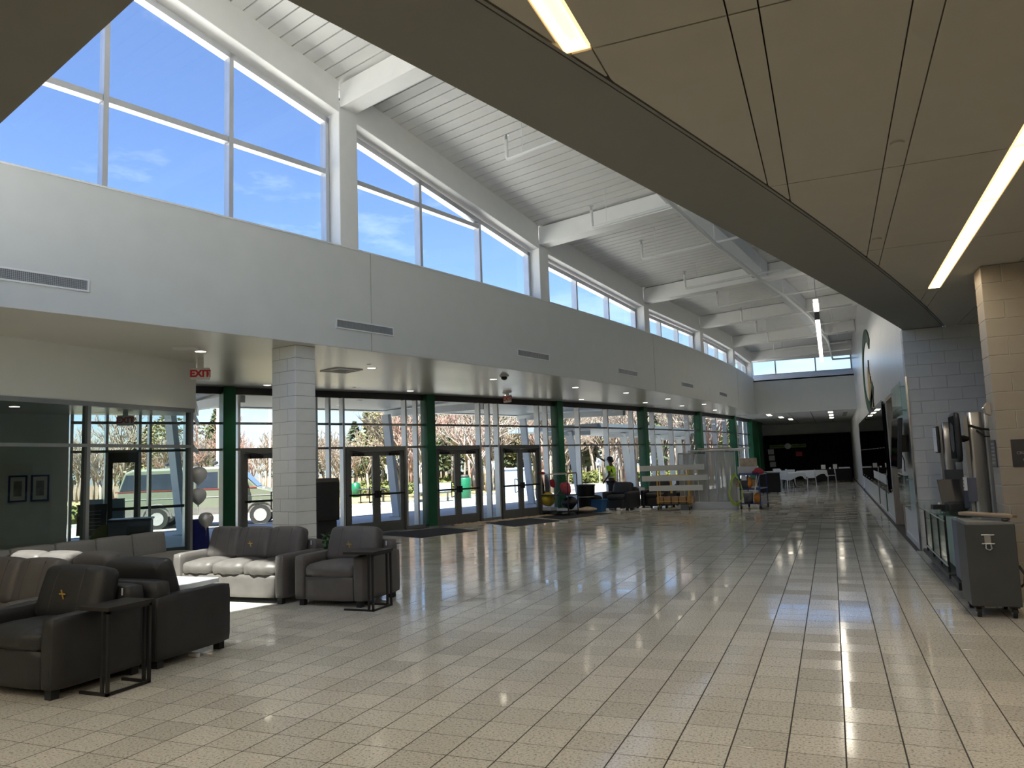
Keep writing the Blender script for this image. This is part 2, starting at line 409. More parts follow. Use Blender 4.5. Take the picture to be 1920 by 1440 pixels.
# ---- floor: grout bed and tiles
fl_poly = [tuple(arc(FAC, y, .02)[:2]) for y in [2+i*1.75 for i in range(29)]] + [(4.6, END_Y), (4.6, BACK_Y), (-18.1, BACK_Y)]
floor = sbuild(MB().prism(fl_poly, -.20, -.0010), 'floor', 'grout', 'pale speckled tile floor with polished surface and dark joints')
camP = M.inverted()
def tile_px(x, y):
    p = camP @ Vector((x, y, 0))
    if p.z > -.2: return None
    return 960+1440.4*p.x/-p.z, 720-1440.4*p.y/-p.z, -p.z
GX, GY = .0085, .0070
tm = MB()
hx, hy = T/2-GX/2, T/2-GY/2; bv = .0008
tv = [(-hx,-hy,-.0040),(hx,-hy,-.0040),(hx,hy,-.0040),(-hx,hy,-.0040),(-hx,-hy,-bv),(hx,-hy,-bv),(hx,hy,-bv),(-hx,hy,-bv),
      (-hx+bv,-hy+bv,0),(hx-bv,-hy+bv,0),(hx-bv,hy-bv,0),(-hx+bv,hy-bv,0)]
tf = [(8,9,10,11),(4,5,9,8),(5,6,10,9),(6,7,11,10),(7,4,8,11),(0,1,5,4),(1,2,6,5),(2,3,7,6),(3,0,4,7)]
tile_me = MB().add(tv, tf).mesh('tile'); tile_me.materials.append(MATS['floor_tile'])
near, rest = [], []
rt_ = random.Random(3)
for j in range(-22, int(END_Y/T)):
    y = (j+.5)*T
    xl = max(xarc(FAC, y)+.15, -15.5) if y > 2 else -10.5
    xr = 4.5 if y < 10.4 else X_R
    if 35.5 < y: xr = X_R
    for i in range(int(xl/T)-1, int(xr/T)+1):
        x = (i+.5)*T
        if x-T/2 < xl or x+T/2 > xr+.02: continue
        tx, ty = rt_.uniform(-.0011, .0011), rt_.uniform(-.0011, .0011)
        q = tile_px(x, y)
        if q and -60 < q[0] < 1980 and q[1] < 1500: near.append((q[2], x, y, tx, ty))
        else: rest.append((x, y, tx, ty))
near.sort()
for d, x, y, tx, ty in near[:300]:
    o = bpy.data.objects.new('tile', tile_me); COL.objects.link(o); o.parent = floor; o.location = (x, y, 0); o.rotation_euler = (tx, ty, 0)
rm = MB()
for x, y, tx, ty in rest+[n[1:] for n in near[300:]]:
    rm.add([(x+a, y+b, c - a*ty + b*tx) for a, b, c in tv], tf)
o = rm.build('floor_tiles', 'floor_tile', floor); o['kind'] = 'stuff'; o['label'] = 'remaining pale tiles further down the hall'

# ---- the soffit along the glass front, lower roof over it
def strip(c1, c2, ya, yb, n=24):
    return [tuple(arc(c1, ya+(yb-ya)*i/n)[:2]) for i in range(n+1)] + [tuple(arc(c2, yb+(ya-yb)*i/n)[:2]) for i in range(n+1)]
FSCO = (FSC[0], FSC[1], FSC[2]-.02)
sp = [tuple(arc(FSCO, .3+(35.6-.3)*i/30)[:2]) for i in range(31)] + [tuple(arc(FAC, 35.6+(2-35.6)*i/30, -.12)[:2]) for i in range(31)] + [(-18.2, .3)]
sbuild(MB().prism(sp, ZS, ZS+.2), 'ceiling_soffit', 'soffit_paint', 'smooth glossy grey soffit over the entrance doors')
mat('roof_tan', (.84, .80, .75), .8, var=.1, vscale=1)
sp2 = [tuple(arc(FSCO, .3+(38-.3)*i/30, -.24)[:2]) for i in range(31)] + [tuple(arc(FAC, 38+(2-38)*i/30, -.9)[:2]) for i in range(31)] + [(-18.6, .3)]
sbuild(MB().prism(sp2, 5.02, 5.22), 'ceiling_roof_low', 'roof_tan', 'low roof outside the clerestory')
# outer fascia of the low roof
m_ = MB()
for i in range(30):
    a, b = arc(FAC, 2+36*i/30, -.9), arc(FAC, 2+36*(i+1)/30, -.9)
    m_.obox(((a+b)/2)+Vector((0,0,4.5)), (b-a)/2, nrm(FAC, 2+36*(i+.5)/30)*.05, (0,0,.75))
sbuild(m_, 'wall_roof_edge', 'canopy_grey', 'grey outer edge of the low roof')
# ---- high wall under the clerestory
hw = struct('wall_left', 'curved pale grey wall above the entrance soffit')
ys = [.3, 1.0, 6.75, 7.05, 12.62, 18.5, 24.1, 29.7, 35.6, 37.2]
m_ = MB(); n = 48
for i in range(n):
    ya, yb = .3+(36.9)*i/n, .3+(36.9)*(i+1)/n
    a, b = arc(FSC, ya, -.12), arc(FSC, yb, -.12)
    m_.obox((a+b)/2+Vector((0,0,(ZS+.004+ZC)/2)), (b-a)/2*1.001, nrm(FSC,(ya+yb)/2)*.12, (0,0,(ZC-ZS-.004)/2))
wall_body = m_.build('wall_panel', 'wall_paint', hw)
for y in (7.2, 18.9, 30.2):
    p = arc(FSC, y, .001); MB().obox(p+Vector((0,0,(ZS+ZC)/2)), (.004,0,0), nrm(FSC,y).cross(Vector((0,0,1)))*.006, (0,0,(ZC-ZS)/2)).build('control_joint', 'mortar', hw)
# sill trim
sl = MB()
for i in range(n):
    ya, yb = .3+(36.9)*i/n, .3+(36.9)*(i+1)/n
    a, b = arc(FSC, ya, -.2), arc(FSC, yb, -.2)
    sl.obox((a+b)/2+Vector((0,0,ZC+.012)), (b-a)/2*1.001, nrm(FSC,(ya+yb)/2)*.215, (0,0,.012))
sbuild(sl, 'trim_1', 'steel_white', 'thin white sill along the top of the curved wall')
# ---- clerestory: pillars, windows, eave beams
PY = [1.0, 6.75, 12.62, 18.5, 24.1, 29.7, 35.3]
names = ['nearest the camera at the top left', 'first beside the tall windows', 'second along the clerestory', 'third along the clerestory', 'fourth along the clerestory', 'fifth along the clerestory', 'last before the end wall']
for y, nm in zip(PY, names):
    t_ = nrm(FSC, y); tg = Vector((-t_.y, t_.x, 0)); c = arc(FSC, y, -.2)
    o = MB().obox(c+Vector((0,0,(ZC+zbeam(y)+.1)/2)), t_*.205, tg*.2, (0,0,(zbeam(y)+.1-ZC)/2)).build('clerestory_pillar', 'steel_white', bevel=.012)
    tag(o, 'square white steel pillar between clerestory windows, '+nm, 'pillar', 'white clerestory pillars')
def zl(y, k):                         # straight line between neighbouring pillars
    a, b = PY[k], PY[k+1]; return zbeam(a)+(zbeam(b)-zbeam(a))*(y-a)/(b-a)
for k in range(6):
    w = struct('window_%d' % (k+1), 'clerestory window with white mullions under the sloping roof')
    ya, yb = PY[k]+.2, PY[k+1]-.2
    G = lambda y, off=-.33: arc(FSC, y, off)
    zh = lambda y: zl(y, k)-.20
    ysr = [ya, ya+(yb-ya)/3, ya+2*(yb-ya)/3, yb]
    tg = (G(yb)-G(ya)).normalized(); nn = Vector((tg.y, -tg.x, 0))
    P0, P1 = G(ya), G(yb)
    Q = lambda y: P0+(P1-P0)*(y-ya)/(yb-ya)
    zb = ZC+.024
    MB().bar(Q(ya)+Vector((0,0,zb+.04)), Q(yb)+Vector((0,0,zb+.04)), .15, .08).build('sill_frame', 'alu_frame', w)
    MB().bar(Q(ya)+Vector((0,0,zh(ya)-.04)), Q(yb)+Vector((0,0,zh(yb)-.04)), .15, .10).build('head_frame', 'alu_frame', w)
    for i, y in enumerate(ysr):
        yy = y+(.04 if i == 0 else -.04 if i == 3 else 0)
        p = Q(yy); MB().obox(p+Vector((0,0,(zb+zh(yy))/2)), tg*.035, nn*.075, (0,0,(zh(yy)-zb)/2)).build('mullion', 'alu_frame', w)
    ztr = 6.80
    for i in range(3):
        a, b = ysr[i]+.04, ysr[i+1]-.04
        za, zb_ = zh(a)-.06, zh(b)-.06
        tr_ = max(za, zb_) > ztr+.15
        if tr_:
            be = b
            if zb_ < ztr: be = a+(b-a)*(za-ztr)/(za-zb_)
            MB().bar(Q(a)+Vector((0,0,ztr)), Q(be)+Vector((0,0,ztr)), .13, .09).build('transom', 'alu_frame', w)
        zt2 = ztr-.04 if tr_ and min(za, zb_) > ztr else None
        def pane(pa, pb, z0a, z0b, z1a, z1b):
            d = nn*.006
            MB().add([pa+Vector((0,0,z0a))-d, pb+Vector((0,0,z0b))-d, pb+Vector((0,0,z1b))-d, pa+Vector((0,0,z1a))-d,
                      pa+Vector((0,0,z0a))+d, pb+Vector((0,0,z0b))+d, pb+Vector((0,0,z1b))+d, pa+Vector((0,0,z1a))+d],
                     [(0,1,2,3),(7,6,5,4),(0,4,5,1),(1,5,6,2),(2,6,7,3),(3,7,4,0)]).build('pane', 'glass', w)
        if zt2:
            pane(Q(a), Q(b), zb+.08, zb+.08, ztr-.04, ztr-.04); pane(Q(a), Q(b), ztr+.04, ztr+.04, za, zb_)
        else:
            pane(Q(a), Q(b), zb+.08, zb+.08, za, zb_)
    # eave beam over this bay
    e0, e1 = arc(FSC, PY[k]+.18, -.235), arc(FSC, PY[k+1]-.18, -.235)
    za, zb_ = zl(PY[k]+.18, k), zl(PY[k+1]-.18, k)
    ob = MB(); d = nn*.235
    lo, hi = -.14, .43
    ob.add([e0-d+Vector((0,0,za+lo)), e1-d+Vector((0,0,zb_+lo)), e1+d+Vector((0,0,zb_+lo)), e0+d+Vector((0,0,za+lo)),
            e0-d+Vector((0,0,za+hi)), e1-d+Vector((0,0,zb_+hi)), e1+d+Vector((0,0,zb_+hi)), e0+d+Vector((0,0,za+hi))],
           [(0,3,2,1),(4,5,6,7),(0,1,5,4),(1,2,6,5),(2,3,7,6),(3,0,4,7)])
    sbuild(ob, 'trim_%d' % (k+2), 'steel_white', 'sloping white edge beam above the clerestory glass', bevel=.01)
# ---- roof: planks, cross beams, long beam
roof = struct('ceiling', 'white ribbed metal roof deck with dark grooves')
def rz_(y, t): return zbeam_s(y)+.42+.04*t
def zbeam_s(y):
    for k in range(6):
        if PY[k] <= y <= PY[k+1]: return zl(y, k)
    return zbeam(y)
def L_(y): return 1.5-xarc(FSC, y)
back = MB(); pitch = .2125; nb = 0
yv = .12
while yv < 37.1:
    y0, y1 = yv, yv+pitch; g = .011
    a0, b0 = arc(FSC, y0+g, -.35), arc(FSC, y0+g, L_(y0)+.4); a1, b1 = arc(FSC, y1-g, -.35), arc(FSC, y1-g, L_(y1)+.4)
    zz = [rz_(y0+g, -.35), rz_(y0+g, L_(y0)+.4), rz_(y1-g, L_(y1)+.4), rz_(y1-g, -.35)]
    q = [a0, b0, b1, a1]
    MB().add([(p.x, p.y, z) for p, z in zip(q, zz)]+[(p.x, p.y, z+.03) for p, z in zip(q, zz)],
             [(0,3,2,1),(4,5,6,7),(0,1,5,4),(1,2,6,5),(2,3,7,6),(3,0,4,7)]).build('plank', 'deck_white', roof)
    a0, b0, a1, b1 = arc(FSC, y0, -.6), arc(FSC, y0, L_(y0)+.7), arc(FSC, y1, -.6), arc(FSC, y1, L_(y1)+.7)
    q = [a0, b0, b1, a1]; zz = [rz_(y0, -.6), rz_(y0, L_(y0)+.7), rz_(y1, L_(y1)+.7), rz_(y1, -.6)]
    back.add([(p.x, p.y, z+.035) for p, z in zip(q, zz)]+[(p.x, p.y, z+.12) for p, z in zip(q, zz)],
             [(0,3,2,1),(4,5,6,7),(0,1,5,4),(1,2,6,5),(2,3,7,6),(3,0,4,7)])
    yv += pitch
back.build('roof_backing', 'frame_dark', roof)
bn = ['nearest cross beam', 'first white cross beam from the tall windows', 'second white cross beam', 'third white cross beam', 'fourth white cross beam', 'fifth white cross beam', 'last white cross beam']
for y, nm in zip(PY, bn):
    a = arc(FSC, y, 0); nn = nrm(FSC, y); L = (X_R-.02-a.x)/nn.x if y > 10 else (xarc(BND, y-1.2)-a.x)/nn.x
    z0 = zbeam(y)
    o = MB().bar(a+Vector((0,0,z0+.2)), a+nn*L+Vector((0,0,z0+.2+.04*L)), .36, .42).build('roof_beam', 'steel_white', bevel=.012)
    tag(o, nm+' spanning the roof from the clerestory pillar', 'beam', 'white roof cross beams')
for k in range(1, 6):
    pts = []
    for s in range(7):
        y = PY[k]+.2+(PY[k+1]-PY[k]-.4)*s/6; p = arc(FSC, y, 3.45); p.z = zbeam_s(y)+.42+.138-.19; pts.append(p)
    m_ = MB()
    for a, b in zip(pts[:-1], pts[1:]): m_.bar(a, b, .42, .36)
    o = m_.build('long_beam', 'post_grey')
    tag(o, 'grey lengthwise roof beam in the %s bay of the hall roof' % ['second','third','fourth','fifth','sixth'][k-1], 'beam', 'lengthwise roof beams')
# ---- low ceiling on the right: drywall band, shadow gap, panels, light strips
lowc = struct('ceiling_low', 'low ceiling of large beige panels on the right')
bp = [(max(xarc(BND, y), -2.12) if y >= -1.98 else -2.12, y) for y in [-3.4+13.85*i/40 for i in range(41)]]
gp = [(xarc(GAP, y), y) for y in [10.45-13.85*i/40 for i in range(41)]]
MB().prism(bp+gp, ZS, ZS+.18).build('ceiling_band', 'ceil_band', lowc)
MB().prism([(x+.012, y) for x, y in gp[::-1]]+[(x+.034, y) for x, y in gp], ZS-.003, ZS+.10).build('shadow_gap_trim', 'ceil_band', lowc)
MB().prism([(-9.31, .31), (-2.12, -1.98), (-2.12, BACK_Y), (-18.1, BACK_Y), (-18.1, .31)], ZS, ZS+.06).build('ceiling_near', 'ceil_band', lowc)
MB().prism([(-4.2, BACK_Y)]+[(x-.05, y) for x, y in gp[::-1]]+[(4.6, 10.45), (4.6, BACK_Y)], ZS+.06, ZS+.2).build('ceiling_backing', 'ceil_gap', lowc)
XS = [-2.57+.795*i for i in range(10)]         # centres of the narrow strips
YR = [-8.0, -5.53, -3.05, -.58, 1.93, 4.40, 6.86, 9.33, 10.45]
def cpanel(x0, x1, y0, y1, name, m, zz=ZS):
    N = 60; L = []; Rr = []
    for i in range(N+1):
        y = y0+(y1-y0)*i/N; xl = max(x0, xarc(GAP, y)+.045) if y > -3.3 else max(x0, -2.1)
        if xl < x1-.005: L.append((xl, y)); Rr.append((x1, y))
    if len(L) < 2: return
    return MB().prism(Rr+L[::-1], zz, zz+.02).build(name, m, lowc)
LIT = {(4, 'r')}
for i, xs in enumerate(XS):
    for j in range(len(YR)-1):
        y0, y1 = YR[j]+.006, YR[j+1]-.006
        lit = (abs(xs-1.405) < .02 and y0 < 6.8 and y0 > -6) or (abs(xs+.98) < .02 and y1 < 0 and y0 > -4)
        if not lit: cpanel(xs-.066, xs+.066, y0, y1, 'ceiling_strip', 'ceil_panel')
        if i+1 < len(XS): cpanel(xs+.074, XS[i+1]-.074, y0, y1, 'ceiling_panel', 'ceil_panel')
# strip lights (recessed troughs with a glowing lens)
def strip_light(x, y0, y1, label, m='lamp_warm', power=5.0, z=ZS):
    t = thing('strip_light', label, 'ceiling light', (x, (y0+y1)/2, z), 0, 'recessed warm strip lights')
    h = (y1-y0)/2-.01
    fr = MB(); fr.box(-.066,-.058,-h,h,-.002,.05); fr.box(.058,.066,-h,h,-.002,.05); fr.box(-.058,.058,-h,-h+.012,-.002,.05); fr.box(-.058,.058,h-.012,h,-.002,.05)
    fr.build('trough', 'lamp_warm_off', t)
    box(-.058,.058,-h+.012,h-.012,.03,.036).build('lens', m, t)
    ld = bpy.data.lights.new('strip_lamp', 'AREA'); ld.shape = 'RECTANGLE'; ld.size = .11; ld.size_y = 2*h-.04; ld.energy = power; ld.color = (1, .88, .70)
    lo = bpy.data.objects.new('strip_lamp', ld); COL.objects.link(lo); lo.parent = t; lo.location = (0, 0, .02)
cnt = ['nearest', 'second', 'third', 'fourth', 'fifth', 'sixth', 'seventh', 'eighth', 'ninth', 'farthest']
yy = [-5.53+1.2388*i for i in range(10)]
for i, y in enumerate(yy):
    strip_light(1.405, y, y+1.2388, '%s warm strip light in the row above the grey wheeled box' % cnt[i])
strip_light(-.98, -1.82, -.585, 'amber strip light at the top edge near the curved ceiling band', 'lamp_warm_off', 6)
strip_light(-.98, -3.05, -1.83, 'amber strip light behind the one at the top edge', 'lamp_warm_off', 6)
for i, x in enumerate((-4.4, -7.2)):  # extra lamps added out of view to brighten the near left
    for j in range(3):
        strip_light(x, -7.6+2.2*j, -6.36+2.2*j, '%s added warm strip light over the lounge behind the camera, %s row' % (cnt[j], ('right', 'left')[i]), 'lamp_warm', 15, ZS-.055)
for px, py, r, nm in ((.60, 1.45, .045, 'flat round sensor on the ceiling strip near the top'), (.60, 3.95, .045, 'flat round sensor on the ceiling strip further away')):
    o = MB().lathe([(0,-.012),(r*.9,-.012),(r,0),(r,.004)], (0,0,0), 16).build('ceiling_sensor', 'ceil_panel', loc=(px, py, ZS-.001)); tag(o, nm, 'sensor')
sbuild(MB().prism([(-9.31, .2), (-2.3, -2.05), (-2.3, BACK_Y), (-18.1, BACK_Y), (-18.1, .2)], ZS+.062, ZS+.10), 'ceiling_bounce_roof', 'roof_tan', 'added low white roof bouncing sunlight into the end window')  # unseen roof added to bounce sun up through the end window
# ---- walls round the atrium above the low ceilings
m_ = MB(); n = 14
for i in range(n):
    ya, yb = -1.98+12.4*i/n, -1.98+12.4*(i+1)/n
    a, b = Vector((xarc(BND,ya)+.08, ya, 0)), Vector((xarc(BND,yb)+.08, yb, 0))
    zt = 10.8
    m_.obox((a+b)/2+Vector((0,0,(ZS+.15+zt)/2)), (b-a)/2, (.08,-.02,0), (0,0,(zt-ZS-.15)/2))
sbuild(m_, 'wall_upper_right', 'wall_paint', 'upper wall above the curved ceiling band')
EA, EB = Vector((-2.12,-1.98,0)), Vector((-9.45,.345,0)); ed = (EB-EA).normalized(); en = Vector((ed.y,-ed.x,0))
def epos(x): return EA+ed*((x-EA.x)/ed.x)
ew = struct('wall_near_end', 'unseen upper end wall with an added tall window for sunlight')  # glazing added out of view to light the near left of the hall
def eseg(xa, xb, z0, z1, name, m, th=.1):
    a, b = epos(xa), epos(xb); return MB().bar(a+Vector((0,0,(z0+z1)/2)), b+Vector((0,0,(z0+z1)/2)), th, z1-z0).build(name, m, ew)
eseg(-1.75, -2.35, ZS+.10, 11.2, 'wall_panel', 'wall_paint', .16)
eseg(-9.25, -9.75, ZS+.10, 11.2, 'wall_panel', 'wall_paint', .16)
eseg(-5.80, -7.95, 9.55, 9.86, 'wall_panel', 'wall_paint', .16)  # extra panel lowers the head here to trim the sun patch
eseg(-2.35, -9.25, 9.85, 11, 'wall_panel', 'wall_paint', .16)
eseg(-2.35, -9.25, ZS+.10, ZS+.14, 'sill_frame', 'alu_frame')
for x in (-2.35, -3.5, -4.65, -5.80, -7.95, -9.25): eseg(x+.04, x-.04, ZS+.14, 9.85, 'mullion', 'alu_frame', .12)
for z in (5.9, 7.8): eseg(-2.35, -5.76, z-.03, z+.03, 'transom', 'alu_frame'); eseg(-7.99, -9.25, z-.03, z+.03, 'transom', 'alu_frame')
for xa, xb in ((-2.39,-3.46), (-3.54,-4.61), (-4.69,-5.76), (-5.84,-7.91), (-7.99,-9.21)): eseg(xa, xb, ZS+.14, 9.85, 'pane', 'glass', .012)
for xa, xb in ((-.4, -5.84), (-7.93, -10.2)):  # unseen overhangs added to keep direct sun off the outer panes
    q0, q1 = epos(xa), epos(xb); ov = [q0+en*-.05, q1+en*-.05, q1+en*-3.6, q0+en*-3.6]
    if (ov[2]-ov[1]).y > 0: ov = [q0+en*.05, q1+en*.05, q1+en*3.6, q0+en*3.6]
    MB().prism([(v.x, v.y) for v in ov], 9.90, 10.05).build('added_sun_shade', 'steel_white', ew)
# ---- the white wall on the right, with a recessed doorway
wr = struct('wall_right', 'smooth white wall down the right side of the hall')
DW0, DW1, DWZ = 12.87, 15.5, 2.86
for y0, y1, z0, z1 in ((10.635, DW0, 0, 7.6), (10.42, 10.635, ZS, 7.6), (DW0, DW1, DWZ, 7.6), (DW1, 33.0, 0, 7.6), (33.0, 34.6, 2.3, 7.6), (34.6, 37.6, 0, 7.6), (37.6, END_Y, 0, 4.2)):
    box(X_R, X_R+.3, y0, y1, z0, z1).build('wall_panel', 'wall_white', wr)
box(X_R+.55, X_R+.7, DW0-.3, DW1+.3, 0, 3.0).build('recess_wall', 'wood_tan', wr)
for y in (DW0, DW1-.09): box(X_R-.02, X_R+.55, y, y+.09, 0, DWZ).build('door_jamb', 'wood_tan', wr)
box(X_R-.02, X_R+.55, DW0, DW1, DWZ-.08, DWZ).build('door_head', 'wood_tan', wr)
box(X_R+.5, X_R+.55, DW0+.15, DW0+1.2, 0, 2.2).build('door_leaf', 'bronze', wr)
box(X_R+.5, X_R+.55, DW0+1.25, DW1-.15, 0, 2.2).build('door_leaf', 'bronze', wr)
box(X_R+.6, X_R+.7, 32.8, 34.8, 0, 2.4).build('recess_wall', 'black_wall', wr)
m_ = MB()
for y0, y1 in ((10.42, DW0), (DW1, 33.0), (34.6, END_Y)): m_.box(X_R-.012, X_R, y0, y1, 0, .10)
sbuild(m_, 'baseboard_right', 'wall_white', 'low white base strip along the right wall')
box(X_R-.012, X_R+.015, 10.405, 10.43, 0, 2.9).build('corner_guard', 'chrome', wr)
# ---- block walls: every block a piece
def block_wall(name, label, x0, nx, y0, y1, m, nz=18, face='y', wall_to=None, first_half=True):
    w = struct(name, label)
    BW, BH, g = .4064, ZS/18.0, .0022
    core = box(x0+.006, (wall_to or x0+nx*BW), y0+.006, y1-.006, 0, ZS-.002).build('mortar_core', 'mortar', w)
    def bm_(wd):
        b = MB(); hx_, hz_ = wd/2-g, BH/2-g; c = .006
        b.box(-hx_, hx_, 0, y1-y0, -hz_, hz_)
        me = b.mesh('block'); bmx = bmesh.new(); bmx.from_mesh(me)
        bmesh.ops.bevel(bmx, geom=[e for e in bmx.edges], offset=.005, segments=1, affect='EDGES'); bmx.to_mesh(me); bmx.free(); me.materials.append(MATS[m]); return me
    full, half = bm_(BW), bm_(BW/2)
    for k in range(nz):
        z = (k+.5)*BH; x = x0; end = x0+nx*BW
        if k % 2: place(half, 'block', m, w, (x+BW/4, y0, z)); x += BW/2
        while x < end-.01:
            if end-x > BW-.01: place(full, 'block', m, w, (x+BW/2, y0, z)); x += BW
            else: place(half, 'block', m, w, (x+BW/4, y0, z)); x += BW/2
    return w
block_wall('wall_alcove', 'grey painted block wall at the back of the alcove', X_R, 4, 10.42, 10.62, 'block_grey', wall_to=4.6)
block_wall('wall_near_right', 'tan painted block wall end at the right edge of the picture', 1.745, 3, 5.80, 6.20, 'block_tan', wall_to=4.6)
box(4.5, 4.6, BACK_Y, 10.6, 0, ZS+.2).build('wall_far_right', 'block_tan')['kind'] = 'structure'
# ---- block column beside the doors
cn, ct = Vector((.970,-.242,0)), Vector((.242,.970,0)); cor = Vector((-7.81,5.885,0))
bc = thing('block_column', 'square column of pale painted concrete blocks under the soffit', 'column', (cor.x, cor.y, 0), math.atan2(cn.y, cn.x))
def blk(sx, sy, h):
    b = MB().box(-sx+.002, -.002, .002, sy-.002, .002, h-.002); me = b.mesh('block'); q = bmesh.new(); q.from_mesh(me)
    bmesh.ops.bevel(q, geom=list(q.edges), offset=.006, segments=1, affect='EDGES'); q.to_mesh(me); q.free(); me.materials.append(MATS['block_paint']); return me
BH = ZS/18
B40, B20 = blk(.4064, .4064, BH), blk(.2032, .4064, BH)
box(-.604, -.006, .006, .400, 0, ZS).build('mortar_core', 'mortar', bc)
for k in range(18):
    a, b = ((B40, .4064), (B20, .2032)) if k % 2 else ((B20, .2032), (B40, .4064))
    place(a[0], 'block', 'block_paint', bc, (0, 0, k*BH)); place(b[0], 'block', 'block_paint', bc, (-a[1], 0, k*BH))
# ---- far end: beam wall, deep sill, high window, low ceiling and black end wall
fb = struct('wall_back', 'pale beam wall across the far end of the hall')
box(-3.6, X_R, 35.6, 35.85, ZS, 5.36).build('wall_panel', 'wall_paint', fb)
MB().prism_x([(35.6,5.36),(37.0,5.74),(37.0,5.6),(35.6,5.3)], -3.6, X_R).build('sloped_sill', 'wall_paint', fb)
box(-3.6, X_R, 36.95, 37.2, 6.46, 7.3).build('wall_panel', 'wall_paint', fb)
fw_ = struct('window_7', 'high window at the far end with dark mullions')
box(-3.45, X_R, 37.0, 37.08, 5.74, 5.78).build('sill_frame', 'alu_frame', fw_)
box(-3.45, X_R, 37.0, 37.08, 6.44, 6.48).build('head_frame', 'alu_frame', fw_)
for x in (-3.4, -2.28, -.38, 1.26): box(x-.03, x+.03, 36.98, 37.1, 5.78, 6.44).build('mullion', 'alu_grey', fw_)
for a, b in ((-3.37,-2.31), (-2.25,-.41), (-.35,1.23)): box(a, b, 37.03, 37.042, 5.78, 6.44).build('pane', 'glass', fw_)
fc = struct('ceiling_far', 'white panel ceiling with light strips over the far seating area')
fcp = [tuple(arc(FAC, 35.6+15.4*i/10, -.1)[:2]) for i in range(11)]+[(X_R+.3, END_Y), (X_R+.3, 35.6)]
MB().prism(fcp, ZS+.03, ZS+.4).build('ceiling_backing', 'ceil_gap', fc)
for i in range(6):
    xa = -4.9+.98*i*1.06; 
    for j in range(5):
        ya = 35.9+3.05*j
        xa2 = max(xa, xarc(FAC, ya)+.05)
        if xa2 < xa+.9: box(xa2, min(xa+1.01, X_R-.02), ya, ya+3.02, ZS, ZS+.02).build('ceiling_panel', 'wall_white', fc)
box(-5.5, X_R+.3, END_Y, END_Y+.2, 0, ZS+.3).build('wall_end', 'wall_paint')['kind'] = 'structure'
# ---- rooms closed off behind the camera and to the left
box(-18.1, 4.6, BACK_Y-.2, BACK_Y, 0, ZS+.3).build('wall_behind_camera', 'wall_paint')['kind'] = 'structure'
box(-18.3, -18.1, BACK_Y, 2.2, 0, ZS+.3).build('wall_far_left', 'wall_paint')['kind'] = 'structure'
# ---- partition with the vestibule window
PX = -10.55
pw = struct('wall_partition', 'pale wall band above the interior vestibule window')
box(PX-.12, PX, BACK_Y, 6.55, 2.86, ZS).build('wall_panel', 'wall_paint', pw)
box(PX-.12, PX, BACK_Y, -1.0, 0, 2.86).build('wall_panel', 'wall_paint', pw)
pf = struct('window_8', 'interior window with grey frame looking into the vestibule')
box(PX-.10, PX+.01, -1.0, 6.52, 2.79, 2.86).build('head_frame', 'alu_grey', pf)
box(PX-.10, PX+.01, -1.0, 6.52, 2.155, 2.205).build('transom', 'alu_grey', pf)
box(PX-.10, PX+.01, -1.0, 6.52, 0, .10).build('sill_frame', 'alu_grey', pf)
MY = [-1.0, .6, 2.5, 4.38, 6.46]
for y in MY: box(PX-.11, PX+.012, y-.03, y+.03, .10, 2.79).build('mullion', 'alu_grey', pf)
for a, b in zip(MY[:-1], MY[1:]):
    box(PX-.05, PX-.042, a+.03, b-.03, .10, 2.155).build('pane', 'glass_tint', pf); box(PX-.05, PX-.042, a+.03, b-.03, 2.205, 2.79).build('pane', 'glass_tint', pf)
# glazed return from the partition corner to the front, vestibule ceiling and side wall
ra, rb = Vector((PX-.05, 6.50, 0)), fpt(-29.55, .12)
rw = struct('window_9', 'narrow glazed return wall of the vestibule')
for z in (.05, 2.18, 2.82): MB().bar(ra+Vector((0,0,z)), rb+Vector((0,0,z)), .06, .07).build('rail', 'alu_grey', rw)
MB().bar(ra+Vector((0,0,1.45)), rb+Vector((0,0,1.45)), .008, 2.7).build('pane', 'glass_tint', rw)
vp = [(PX-.02, -1.0), (PX-.02, 6.53)] + [tuple(fpt(p, -.05)[:2]) for p in (-29.5, -30.2, -31, -31.8, -33, -35)] + [(-16.9, -1.0)]
sbuild(MB().prism(vp, 3.02, 3.15), 'ceiling_vestibule', 'soffit_paint', 'lower ceiling of the vestibule')
vw = struct('wall_vestibule', 'shaded grey vestibule wall behind the glass')
pp = [fpt(-31.6), fpt(-33.2), fpt(-35.0), Vector((-17.0, -1.0, 0))]
for a, b in zip(pp[:-1], pp[1:]): MB().bar(a+Vector((0,0,1.6)), b+Vector((0,0,1.6)), .2, 3.2).build('wall_panel', 'block_grey', vw)
box(-17.0, PX, -1.2, -1.0, 0, 3.2).build('wall_panel', 'block_grey', vw)
# ---- glass front: frames, panes, doors, green columns
COLS = [-29.0, -24.45, -20.02, -15.6, -11.15, -6.7, -2.9]
Z1, Z2, ZH = 2.235, 2.85, 3.53
wn_no = [10]; dn_no = [1]
def fbar(w, pa, pb, z, h, d, name, m, off=-.03):
    MB().bar(fpt(pa, off, z), fpt(pb, off, z), d, h).build(name, m, w)
def fmull(w, p, z0, z1, wd=.055, d=.20, m='alu_frame', off=-.09):
    a = R_(p); t = Vector((math.cos(a), math.sin(a), 0)); tg = Vector((-t.y, t.x, 0))
    MB().obox(fpt(p, off, (z0+z1)/2), t*d/2, tg*wd/2, (0,0,(z1-z0)/2)).build('mullion', m, w)
def fpane(w, pa, pb, z0, z1):
    MB().bar(fpt(pa, -.02, (z0+z1)/2), fpt(pb, -.02, (z0+z1)/2), .008, z1-z0).build('pane', 'glass', w)
dm = .055/71.263*57.2958/2
